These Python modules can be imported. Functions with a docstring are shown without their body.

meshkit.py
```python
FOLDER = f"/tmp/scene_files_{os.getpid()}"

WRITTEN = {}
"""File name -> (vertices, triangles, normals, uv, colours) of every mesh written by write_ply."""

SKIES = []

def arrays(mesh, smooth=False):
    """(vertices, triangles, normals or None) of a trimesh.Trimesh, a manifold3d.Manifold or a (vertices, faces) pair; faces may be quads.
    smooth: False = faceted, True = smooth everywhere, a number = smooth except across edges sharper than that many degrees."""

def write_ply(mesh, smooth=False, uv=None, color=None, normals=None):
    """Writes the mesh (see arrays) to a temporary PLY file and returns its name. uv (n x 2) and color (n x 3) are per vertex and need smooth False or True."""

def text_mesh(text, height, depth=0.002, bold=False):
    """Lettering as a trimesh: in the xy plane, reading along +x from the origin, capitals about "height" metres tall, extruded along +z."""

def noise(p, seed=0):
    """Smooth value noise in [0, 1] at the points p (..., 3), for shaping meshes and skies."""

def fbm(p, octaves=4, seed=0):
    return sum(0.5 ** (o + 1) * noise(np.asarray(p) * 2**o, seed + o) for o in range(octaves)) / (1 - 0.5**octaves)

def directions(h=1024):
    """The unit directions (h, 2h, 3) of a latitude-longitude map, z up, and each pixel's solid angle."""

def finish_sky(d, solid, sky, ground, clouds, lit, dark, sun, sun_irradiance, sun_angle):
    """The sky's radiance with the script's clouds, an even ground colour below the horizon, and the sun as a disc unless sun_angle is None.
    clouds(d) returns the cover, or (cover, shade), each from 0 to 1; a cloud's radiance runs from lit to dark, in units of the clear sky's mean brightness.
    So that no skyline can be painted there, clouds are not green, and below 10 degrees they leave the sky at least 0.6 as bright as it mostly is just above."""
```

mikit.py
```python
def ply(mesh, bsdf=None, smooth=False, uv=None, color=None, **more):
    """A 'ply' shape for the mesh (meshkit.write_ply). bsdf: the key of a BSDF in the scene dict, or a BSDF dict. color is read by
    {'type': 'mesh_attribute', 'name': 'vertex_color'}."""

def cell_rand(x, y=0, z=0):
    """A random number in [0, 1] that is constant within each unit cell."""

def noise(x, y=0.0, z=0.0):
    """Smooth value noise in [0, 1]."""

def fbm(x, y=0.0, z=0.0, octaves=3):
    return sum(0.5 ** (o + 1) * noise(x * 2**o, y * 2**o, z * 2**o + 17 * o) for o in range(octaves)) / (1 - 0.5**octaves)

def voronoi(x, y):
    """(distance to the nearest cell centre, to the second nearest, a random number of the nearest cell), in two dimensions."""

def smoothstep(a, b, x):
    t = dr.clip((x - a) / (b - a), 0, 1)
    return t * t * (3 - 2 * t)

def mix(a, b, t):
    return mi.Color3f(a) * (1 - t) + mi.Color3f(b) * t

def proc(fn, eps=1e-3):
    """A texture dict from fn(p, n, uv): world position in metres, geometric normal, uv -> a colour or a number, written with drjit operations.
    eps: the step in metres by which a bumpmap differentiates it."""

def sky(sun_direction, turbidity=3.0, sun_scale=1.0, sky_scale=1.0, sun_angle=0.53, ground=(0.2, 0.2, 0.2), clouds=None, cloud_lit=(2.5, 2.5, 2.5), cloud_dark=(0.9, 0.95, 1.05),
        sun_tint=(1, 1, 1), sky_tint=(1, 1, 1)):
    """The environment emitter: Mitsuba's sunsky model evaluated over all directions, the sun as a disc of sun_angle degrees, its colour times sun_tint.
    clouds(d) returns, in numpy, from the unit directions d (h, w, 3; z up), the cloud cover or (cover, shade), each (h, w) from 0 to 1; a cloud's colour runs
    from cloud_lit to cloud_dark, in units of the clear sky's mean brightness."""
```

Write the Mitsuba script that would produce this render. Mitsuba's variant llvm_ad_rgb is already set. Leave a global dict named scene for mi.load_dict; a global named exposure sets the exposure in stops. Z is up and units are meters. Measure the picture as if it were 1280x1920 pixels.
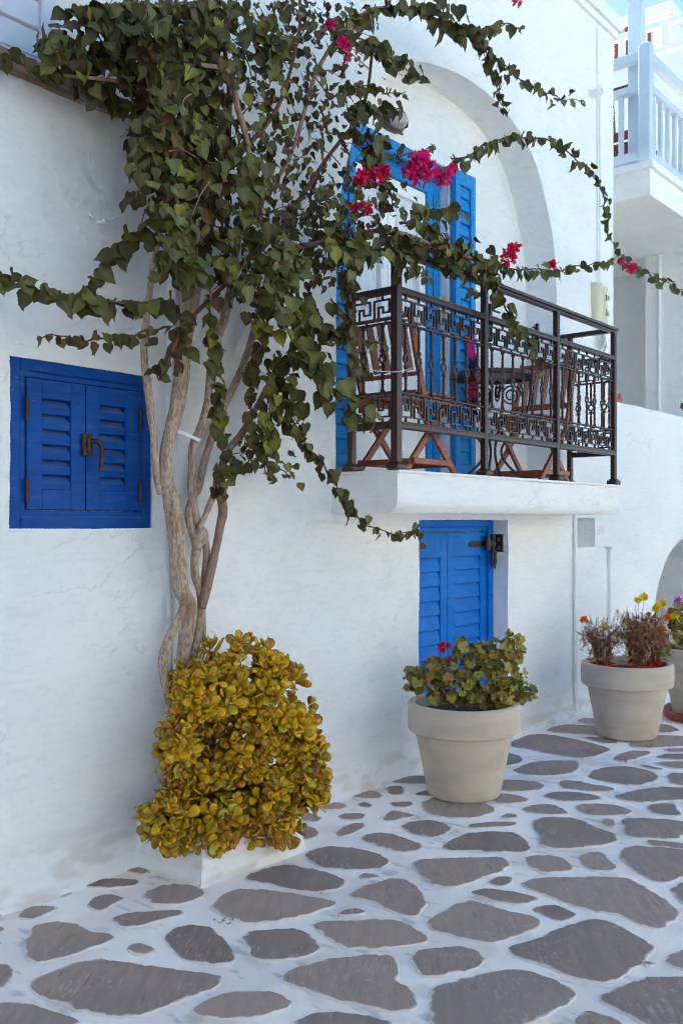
import math, random
import numpy as np, trimesh, drjit as dr, mitsuba as mi, mikit, meshkit
import manifold3d as m3
from shapely.geometry import Polygon, LineString, Point, MultiPoint
from shapely.ops import unary_union
from shapely import affinity
from mikit import noise, fbm, smoothstep, mix

T = mi.ScalarTransform4f
scene, labels = {}, {}
# ------------------------------------------------------------------ camera, light, exposure
# World: X runs along the house front, Y goes into the house (front plane Y = 0), Z up, metres.
CAM = np.array([0.0, -3.45, 1.6])
ANG = math.radians(39.8)
FWD = np.array([math.cos(ANG), math.sin(ANG), 0.0])
RGT = np.array([math.sin(ANG), -math.cos(ANG), 0.0])
FPX, CU, CV = 1750.0, 640.0, 975.0
scene['camera'] = {
    'type': 'perspective', 'fov': 2 * math.degrees(math.atan(640 / FPX)), 'fov_axis': 'x',
    'principal_point_offset_y': -15 / 1920.0, 'near_clip': 0.05, 'far_clip': 500.0,
    'to_world': T().look_at(origin=CAM.tolist(), target=(CAM + FWD).tolist(), up=[0, 0, 1])}
scene['sky'] = mikit.sky([0.02, 0.80, 0.62], turbidity=3.0, sun_scale=1.0, sky_scale=1.0, ground=(0.42, 0.41, 0.40),
                         sky_tint=(1.15, 1.18, 1.07), sun_tint=(1.0, 1.11, 1.10))
exposure = 3.11

# ------------------------------------------------------------------ photograph points to places
def ray(u, v):
    return FWD + (u - CU) / FPX * RGT + np.array([0, 0, (CV - v) / FPX])
def at(u, v, Y):
    d = ray(u, v); return CAM + d * ((Y - CAM[1]) / d[1])
def atx(u, v, X):
    d = ray(u, v); return CAM + d * (X / d[0])
def att(u, v, t):
    return CAM + ray(u, v) * t
def gnd(u, v, z=0.0):
    d = ray(u, v); return CAM + d * ((z - CAM[2]) / d[2])

# ------------------------------------------------------------------ helpers
used = {}
def uniq(key):
    n = used.get(key, -1) + 1
    used[key] = n
    return key if n == 0 else f'{key}_{n:03d}'
def add(name, mesh, bsdf, parent=None, smooth=False, color=None, shape=None, to_world=None, label=None, kind=None, **tag):
    key = uniq((parent + '__' if parent else '') + name)
    d = dict(shape) if shape else mikit.ply(mesh, bsdf, smooth=smooth, color=color)
    if to_world is not None:
        d['to_world'] = to_world
    scene[key] = d
    if label or kind or tag:
        labels[key] = {k: v for k, v in dict(label=label, kind=kind, **tag).items() if v}
    return key
def thing(name, label, category, group=None):
    key = uniq(name)
    labels[key] = {'label': label, 'category': category}
    if group: labels[key]['group'] = group
    return key
def cat(ms):
    return trimesh.util.concatenate([m for m in ms if m is not None])
def tm(man):
    m = man.to_mesh()
    return trimesh.Trimesh(np.array(m.vert_properties[:, :3], float), np.array(m.tri_verts), process=False)
def mbox(x0, x1, y0, y1, z0, z1):
    return m3.Manifold.cube([x1 - x0, y1 - y0, z1 - z0]).translate([x0, y0, z0])
def box(x0, x1, y0, y1, z0, z1, b=0.0):
    x0, x1, y0, y1, z0, z1 = min(x0, x1), max(x0, x1), min(y0, y1), max(y0, y1), min(z0, z1), max(z0, z1)
    b = min(b, 0.45 * min(x1 - x0, y1 - y0, z1 - z0))
    if b <= 0:
        return tm(mbox(x0, x1, y0, y1, z0, z1))
    p = []
    for x, sx in ((x0, 1), (x1, -1)):
        for y, sy in ((y0, 1), (y1, -1)):
            for z, sz in ((z0, 1), (z1, -1)):
                p += [(x + sx * b, y + sy * b, z), (x + sx * b, y, z + sz * b), (x, y + sy * b, z + sz * b)]
    return tm(m3.Manifold.hull_points(np.array(p)))
def beam(a, b, w, d, up=(0, 0, 1), bev=0.003):
    """a straight board from a to b, w wide (across 'up') and d thick"""
    a, b = np.array(a, float), np.array(b, float)
    L = np.linalg.norm(b - a); z = (b - a) / L
    x = np.cross(np.array(up, float), z)
    if np.linalg.norm(x) < 1e-6: x = np.cross([1, 0, 0], z)
    x /= np.linalg.norm(x); y = np.cross(z, x)
    m = box(-w / 2, w / 2, -d / 2, d / 2, 0, L, bev)
    M = np.eye(4); M[:3, 0], M[:3, 1], M[:3, 2], M[:3, 3] = x, y, z, a
    m.apply_transform(M); return m
def spline(P, n=6, R=None):
    P = np.array(P, float)
    if R is not None: P = np.hstack([P, np.array(R, float)[:, None]])
    if len(P) < 3:
        t = np.linspace(0, 1, n + 1)[:, None]; Q = P[0] * (1 - t) + P[1] * t
    else:
        E = np.vstack([2 * P[0] - P[1], P, 2 * P[-1] - P[-2]]); out = []
        for i in range(1, len(E) - 2):
            t = np.linspace(0, 1, n, endpoint=False)[:, None]
            a, b, c, d = E[i - 1], E[i], E[i + 1], E[i + 2]
            out.append(0.5 * (2 * b + (c - a) * t + (2 * a - 5 * b + 4 * c - d) * t ** 2 + (3 * b - a - 3 * c + d) * t ** 3))
        Q = np.vstack(out + [P[-1:]])
    return (Q[:, :-1], np.maximum(Q[:, -1], 1e-4)) if R is not None else Q
def tube(P, R, n=8, rough=0.0, seed=0, closed=True):
    P = np.array(P, float); R = np.broadcast_to(np.array(R, float), (len(P),))
    t = np.gradient(P, axis=0); t /= np.linalg.norm(t, axis=1, keepdims=True) + 1e-12
    u = np.cross(t[0], [0.3, 0.9, 0.2]); u /= np.linalg.norm(u)
    V = []; ang = np.arange(n) * 2 * math.pi / n
    for i in range(len(P)):
        u = u - t[i] * (u @ t[i]); u /= np.linalg.norm(u) + 1e-12
        w = np.cross(t[i], u)
        V.append(P[i] + R[i] * (np.cos(ang)[:, None] * u + np.sin(ang)[:, None] * w))
    V = np.vstack(V)
    if rough:
        c = np.repeat(P, n, axis=0); f = meshkit.fbm(V * np.array([28, 28, 9.0]), 3, seed) - 0.5
        V = c + (V - c) * (1 + rough * 2 * f[:, None])
    F = []
    for i in range(len(P) - 1):
        for k in range(n):
            a, b = i * n + k, i * n + (k + 1) % n
            F += [[a, b, b + n], [a, b + n, a + n]]
    if closed:
        V = np.vstack([V, P[0], P[-1]]); q = len(V); L = (len(P) - 1) * n
        for k in range(n):
            F += [[q - 2, (k + 1) % n, k], [q - 1, L + k, L + (k + 1) % n]]
    return trimesh.Trimesh(V, np.array(F), process=False)
def lathe(prof, n=32, center=(0, 0, 0), noise_amp=0):
    prof = np.array(prof, float); ang = np.arange(n) * 2 * math.pi / n; V = []
    for r, z in prof:
        V.append(np.stack([r * np.cos(ang), r * np.sin(ang), np.full(n, z)], 1))
    V = np.vstack(V); F = []
    for i in range(len(prof) - 1):
        for k in range(n):
            a, b = i * n + k, i * n + (k + 1) % n
            F += [[a, b, b + n], [a, b + n, a + n]]
    m = trimesh.Trimesh(V + np.array(center), np.array(F), process=False)
    return m
def prism_xz(poly, y0, y1):
    """shapely polygon in (X, Z) given thickness from y0 to y1"""
    g = [poly] if poly.geom_type == 'Polygon' else list(poly.geoms); out = []
    for p in g:
        m = trimesh.creation.extrude_polygon(p, y1 - y0, engine='earcut')
        v = m.vertices.copy(); m.vertices = np.stack([v[:, 0], y1 - v[:, 2], v[:, 1]], 1)
        out.append(m)
    return cat(out)
def cut_xz(pts, y0, y1):
    """manifold prism from (X, Z) points, between y0 and y1"""
    cs = m3.CrossSection([np.array(pts, float)], m3.FillRule.NonZero)
    return cs.extrude(y1 - y0).rotate([90, 0, 0]).translate([0, y1, 0])
def roughen(mesh, amp=0.006, freq=2.5, amp2=0.002, freq2=18, seed=0, flare=0.0):
    v = mesh.vertices.copy(); o = v.copy()
    for k in range(3):
        v[:, k] += amp * 2 * (meshkit.fbm(o * freq + 7.3 * k, 3, seed + k) - 0.5) + amp2 * 2 * (meshkit.fbm(o * freq2 + 3.1 * k, 2, seed + 9 + k) - 0.5)
    if flare:
        front = np.clip(1 - (o[:, 1] - o[:, 1].min()) / 0.25, 0, 1)
        v[:, 1] -= front * flare * np.exp(-np.maximum(o[:, 2], 0) / 0.07) * (0.6 + 0.8 * meshkit.noise(o * 2.2, seed))
    mesh.vertices = v
    return mesh
rng = np.random.default_rng(7)
RND = random.Random(11)

# ------------------------------------------------------------------ materials
def lerp3(a, b, t): return mix(a, b, t)
def mat(name, base, rough=0.6, spec=0.5, bump=None, bscale=0.002, eps=2e-3, **k):
    b = {'type': 'principled', 'base_color': base if isinstance(base, dict) else {'type': 'rgb', 'value': list(base)}, 'roughness': rough, 'specular': spec, **k}
    if bump: b = {'type': 'bumpmap', 'arbitrary': mikit.proc(bump, eps), 'scale': bscale, 'bsdf': b}
    scene[name] = {'type': 'twosided', 'bsdf': b}
    return name
def pl_color(p, n, uv):
    a = fbm(p.x * 1.3 + 5, p.y * 1.3, p.z * 1.1, 3)
    b = fbm(p.x * 9, p.y * 9 + 3, p.z * 5, 3)
    c = mix((0.80, 0.81, 0.82), (0.73, 0.75, 0.77), smoothstep(0.35, 0.75, a))
    c = mix(c, (0.70, 0.70, 0.70), 0.25 * smoothstep(0.62, 0.80, b))
    f1 = fbm(p.x * 34, p.y * 34, p.z * 52, 3); st = fbm(p.x * 7 + 3, p.y * 7, p.z * 60, 2)
    c = c * (1.0 - 0.06 * smoothstep(0.50, 0.78, f1) - 0.03 * smoothstep(0.5, 0.8, st))
    cr = 1 - dr.abs(2 * fbm(p.x * 3.1 + 0.3 * f1, p.y * 3.1 + 7, p.z * 4.3 + 0.3 * f1, 3) - 1)
    c = c * (1.0 - 0.13 * smoothstep(0.975, 0.995, cr) * smoothstep(0.52, 0.62, fbm(p.x * 1.6 + 20, p.y * 1.6, p.z * 1.6, 2)))
    s = noise(p.x * 60, p.y * 60, p.z * 60)
    low = smoothstep(0.35, 0.0, p.z) * smoothstep(0.45, 0.7, fbm(p.x * 6, p.y * 6, p.z * 14, 3))
    c = mix(c, (0.50, 0.44, 0.39), 0.55 * low)
    return mix(c, (0.42, 0.40, 0.38), 0.8 * smoothstep(0.955, 0.98, s) * smoothstep(0.5, 0.6, b))
def pl_bump(p, n, uv):
    big = fbm(p.x * 5, p.y * 5, p.z * 8, 2)
    r = fbm(p.x * 30 + 2 * big, p.y * 30, p.z * 34, 3)
    m = 0.3 + 0.7 * smoothstep(0.25, 0.65, fbm(p.x * 2, p.y * 2 + 9, p.z * 2, 2))
    ridge = 1 - dr.abs(2 * fbm(p.x * 9, p.y * 9, p.z * 20, 2) - 1)
    fine = fbm(p.x * 60, p.y * 60, p.z * 85, 2)
    return 0.9 * big + (0.25 + 0.9 * m) * r + (0.3 + 0.5 * m) * fine + 0.35 * m * smoothstep(0.86, 1.0, ridge)
mat('plaster', mikit.proc(pl_color), 0.85, 0.2, pl_bump, 0.0085, 3e-3)
mat('plaster_smooth', (0.78, 0.79, 0.80), 0.8, 0.2, lambda p, n, uv: fbm(p.x * 8, p.y * 8, p.z * 8, 3), 0.006, 4e-3)
mat('pink_plaster', (0.74, 0.70, 0.68), 0.85, 0.2, lambda p, n, uv: fbm(p.x * 14, p.y * 14, p.z * 20, 3), 0.008, 4e-3)
def mortar_color(p, n, uv):
    a = fbm(p.x * 3, p.y * 3, 0, 4); b = fbm(p.x * 26, p.y * 11 + 3, 0, 3)
    c = mix((0.82, 0.765, 0.745), (0.71, 0.655, 0.64), smoothstep(0.4, 0.7, a))
    c = mix(c, (0.42, 0.42, 0.44), 0.75 * smoothstep(0.60, 0.80, b) * smoothstep(0.35, 0.6, a))
    return mix(c, (0.50, 0.42, 0.36), 0.35 * smoothstep(0.62, 0.75, fbm(p.x * 5 + 40, p.y * 5, 0, 3)))
mat('mortar', mikit.proc(mortar_color), 0.85, 0.2, lambda p, n, uv: 1.2 * fbm(p.x * 7, p.y * 7, 0, 2) + fbm(p.x * 40, p.y * 26, 0, 3), 0.007, 3e-3)
def stone_fn(shift, warm, lum):
    def f(p, n, uv):
        x, y = p.x + shift, p.y - shift
        a = 0.8 * x + 0.6 * y; c2 = -0.6 * x + 0.8 * y
        st = fbm(a * 7, c2 * 46, 0, 4); sp = fbm(x * 60, y * 60, 0, 2); big = fbm(x * 4, y * 4, 2, 3)
        base = mix((0.250, 0.186, 0.166), (0.365, 0.270, 0.235), st)
        base = mix(base, (0.33, 0.235, 0.185), warm * smoothstep(0.45, 0.75, big))
        base = mix(base, (0.135, 0.112, 0.110), 0.5 * smoothstep(0.70, 0.82, st))
        base = mix(base, (0.22, 0.12, 0.08), 0.45 * smoothstep(0.74, 0.86, fbm(x * 5 + 9, y * 9, 1, 3)))
        base = mix(base, (0.215, 0.18, 0.168), 0.5 * smoothstep(0.45, 0.7, fbm(x * 2.3 + 30 * uv.y, y * 2.3, 9, 2))) * lum
        base = base * (0.81 + 0.25 * uv.y)
        rim = 1 - smoothstep(0.0, 0.004 + 0.045 * dr.maximum(0, fbm(x * 24, y * 24, 4, 3) - 0.36), uv.x)
        base = mix(base, (0.66, 0.635, 0.63), 0.85 * rim)
        w = smoothstep(0.60, 0.80, fbm(a * 30 + 7, c2 * 110, 5, 3)) * smoothstep(0.42, 0.62, fbm(x * 5, y * 5, 8, 2))
        return mix(base, (0.46, 0.45, 0.46), 0.32 * w + 0.14 * smoothstep(0.72, 0.9, sp))
    return mikit.proc(f)
def stone_bump(p, n, uv):
    a = 0.8 * p.x + 0.6 * p.y; c2 = -0.6 * p.x + 0.8 * p.y
    return fbm(a * 8, c2 * 50, 0, 3) + 0.8 * fbm(p.x * 6, p.y * 6, 3, 2)
for i, (sh, wm, lu) in enumerate(((0, .35, 1.0), (13.7, .75, 1.06), (31.1, .1, .86), (47.3, .5, 1.16))):
    mat(f'slate_{i}', stone_fn(sh, wm, lu), 0.62, 0.35, stone_bump, 0.005, 2e-3)
def blue_fn(c1, c2, chip, brush=.34):
    def f(p, n, uv):
        a = fbm(p.x * 5, p.y * 5, p.z * 5, 3); s = noise(p.x * 75, p.y * 75, p.z * 55)
        br = fbm(p.x * 9, p.y * 9, p.z * 130, 2)
        c = mix(c1, c2, smoothstep(0.3, 0.7, a)) * (1 - .53 * brush + brush * br)
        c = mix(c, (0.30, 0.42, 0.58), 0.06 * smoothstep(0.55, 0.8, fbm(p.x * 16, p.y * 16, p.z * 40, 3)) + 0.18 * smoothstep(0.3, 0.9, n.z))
        return mix(c, (0.6, 0.66, 0.75), chip * smoothstep(0.965, 0.985, s) * smoothstep(0.48, 0.56, fbm(p.x * 4 + 3, p.y * 4, p.z * 4, 2)))
    return mikit.proc(f)
wood_b = lambda p, n, uv: fbm(p.x * 12, p.y * 12, p.z * 60, 3)
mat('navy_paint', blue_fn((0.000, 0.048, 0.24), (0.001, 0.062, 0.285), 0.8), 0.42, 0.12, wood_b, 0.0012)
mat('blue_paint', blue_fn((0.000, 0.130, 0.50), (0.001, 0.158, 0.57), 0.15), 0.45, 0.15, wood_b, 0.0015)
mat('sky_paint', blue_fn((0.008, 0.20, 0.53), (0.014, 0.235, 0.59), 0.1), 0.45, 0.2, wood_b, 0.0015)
mat('pale_blue', blue_fn((0.45, 0.54, 0.635), (0.50, 0.585, 0.675), 0.1, .06), 0.45)
mat('grey_paint', blue_fn((0.50, 0.52, 0.60), (0.56, 0.58, 0.66), 0.0, .08), 0.5)
mat('white_paint', (0.78, 0.79, 0.80), 0.4)
mat('iron', (0.034, 0.013, 0.011), 0.36, 0.38, lambda p, n, uv: fbm(p.x * 60, p.y * 60, p.z * 60, 2), 0.0006)
mat('black_iron', (0.012, 0.010, 0.010), 0.45, 0.5)
mat('rust_iron', mikit.proc(lambda p, n, uv: mix((0.022, 0.012, 0.011), (0.065, 0.028, 0.021), smoothstep(0.35, 0.7, fbm(p.x * 45, p.y * 45, p.z * 45, 3)))), 0.6, 0.4)
def wood_fn(c1, c2):
    return mikit.proc(lambda p, n, uv: mix(c1, c2, fbm(p.x * 18, p.y * 18, p.z * 70, 3)))
mat('teak', wood_fn((0.17, 0.033, 0.013), (0.31, 0.075, 0.028)), 0.42, 0.5)
mat('dark_red_wood', wood_fn((0.07, 0.012, 0.008), (0.13, 0.025, 0.014)), 0.45)
mat('old_wood', mikit.proc(lambda p, n, uv: mix(mix((0.16, 0.085, 0.06), (0.36, 0.24, 0.18), fbm(p.x * 7, p.y * 40, p.z * 50, 3)), (0.66, 0.64, 0.6), 0.8 * smoothstep(0.6, 0.72, fbm(p.x * 8 + 3, p.y * 9, p.z * 12, 3)))), 0.8, 0.2,
    lambda p, n, uv: fbm(p.x * 9, p.y * 50, p.z * 60, 3), 0.006)
def bark_fn(dark):
    def f(p, n, uv):
        a = fbm(p.x * 150, p.y * 150, p.z * 48, 3); b = fbm(p.x * 14, p.y * 14, p.z * 5, 3); g = fbm(p.x * 60, p.y * 60, p.z * 9, 3)
        c = mix((0.27, 0.195, 0.145), (0.45, 0.345, 0.275), smoothstep(0.3, 0.65, a))
        c = mix(c, (0.14, 0.085, 0.06), 0.5 * smoothstep(0.55, 0.72, g))
        c = mix(c, (0.24, 0.12, 0.075), smoothstep(0.55, 0.80, b) * 0.6)
        return mix(c, (0.20, 0.10, 0.075), dark)
    return mikit.proc(f)
bark_b = lambda p, n, uv: fbm(p.x * 70, p.y * 70, p.z * 14, 3) + 0.5 * fbm(p.x * 150, p.y * 150, p.z * 50, 2)
mat('bark', bark_fn(0.0), 0.85, 0.2, bark_b, 0.008, 1.5e-3)
mat('bark_red', bark_fn(0.65), 0.8, 0.2, bark_b, 0.005, 1.5e-3)
mat('twig', (0.13, 0.045, 0.03), 0.7, 0.3)
VC = {'type': 'mesh_attribute', 'name': 'vertex_color'}
def leafmat(name, rough, spec):
    scene[name] = {'type': 'twosided', 'bsdf': {'type': 'principled', 'base_color': VC, 'roughness': rough, 'specular': spec}}
leafmat('leaf', 0.50, 0.28); leafmat('succulent', 0.33, 0.45); leafmat('petal', 0.7, 0.2); leafmat('dry_leaf', 0.8, 0.15); leafmat('cloth', 0.9, 0.1)
def pot_color(p, n, uv):
    a = fbm(p.x * 5, p.y * 5, p.z * 9, 3); b = fbm(p.x * 3, p.y * 3, p.z * 40, 3); d = fbm(p.x * 22, p.y * 22, p.z * 2.5, 3)
    c = mix((0.515, 0.44, 0.365), (0.455, 0.385, 0.315), smoothstep(0.35, 0.7, a))
    c = mix(c, (0.58, 0.50, 0.42), 0.25 * smoothstep(0.5, 0.7, b))
    c = mix(c, (0.40, 0.34, 0.27), 0.22 * smoothstep(0.60, 0.78, d))
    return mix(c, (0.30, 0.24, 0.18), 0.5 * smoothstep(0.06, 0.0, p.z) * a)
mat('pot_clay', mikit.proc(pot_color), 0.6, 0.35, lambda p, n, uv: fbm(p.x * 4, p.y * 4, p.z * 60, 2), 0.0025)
mat('red_plastic', (0.42, 0.022, 0.014), 0.35, 0.5)
mat('terracotta', (0.30, 0.045, 0.03), 0.5)
mat('soil', mikit.proc(lambda p, n, uv: mix((0.05, 0.032, 0.024), (0.16, 0.11, 0.085), fbm(p.x * 60, p.y * 60, p.z * 60, 3))), 0.95, 0.1, lambda p, n, uv: fbm(p.x * 70, p.y * 70, p.z * 70, 2), 0.01)
mat('beige_plastic', (0.64, 0.57, 0.40), 0.45)
mat('grey_plastic', (0.50, 0.50, 0.50), 0.55)
mat('ink', (0.02, 0.02, 0.025), 0.6)
mat('cable', (0.45, 0.46, 0.47), 0.6)
mat('yellow_plastic', (0.75, 0.50, 0.02), 0.5)
mat('lamp_glass', (0.36, 0.34, 0.34), 0.15, 0.6)
mat('lamp_metal', (0.10, 0.055, 0.05), 0.4)
mat('curtain', (0.62, 0.61, 0.62), 0.9, 0.1)
mat('earth', mikit.proc(lambda p, n, uv: mix((0.16, 0.14, 0.115), (0.24, 0.21, 0.18), fbm(p.x * 2, p.y * 2, 0, 3))), 0.9, 0.1)
scene['pane_glass'] = {'type': 'thindielectric', 'int_ior': 1.5}

# ------------------------------------------------------------------ ground and pavement
add('ground', trimesh.Trimesh([[-250, -250, -0.03], [250, -250, -0.03], [250, 250, -0.03], [-250, 250, -0.03]], [[0, 1, 2], [0, 2, 3]]), 'earth', kind='structure', label='bare earth ground running on past the alley')
nx, ny = 170, 110
gx, gy = np.meshgrid(np.linspace(-3, 14, nx), np.linspace(-6.2, 0.35, ny))
gp = np.stack([gx.ravel(), gy.ravel(), np.zeros(gx.size)], 1)
gp[:, 2] = -0.004 + 0.008 * (meshkit.fbm(gp * 1.6, 3, 4) - 0.5)
q = np.arange(nx * ny).reshape(ny, nx)
quad = np.stack([q[:-1, :-1].ravel(), q[:-1, 1:].ravel(), q[1:, 1:].ravel(), q[1:, :-1].ravel()], 1)
PAVE = add('pavement', (gp, quad), 'mortar', smooth=True, kind='structure', label='alley floor of white painted joints between grey slate stones')
S = 1 / 3.0
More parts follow.
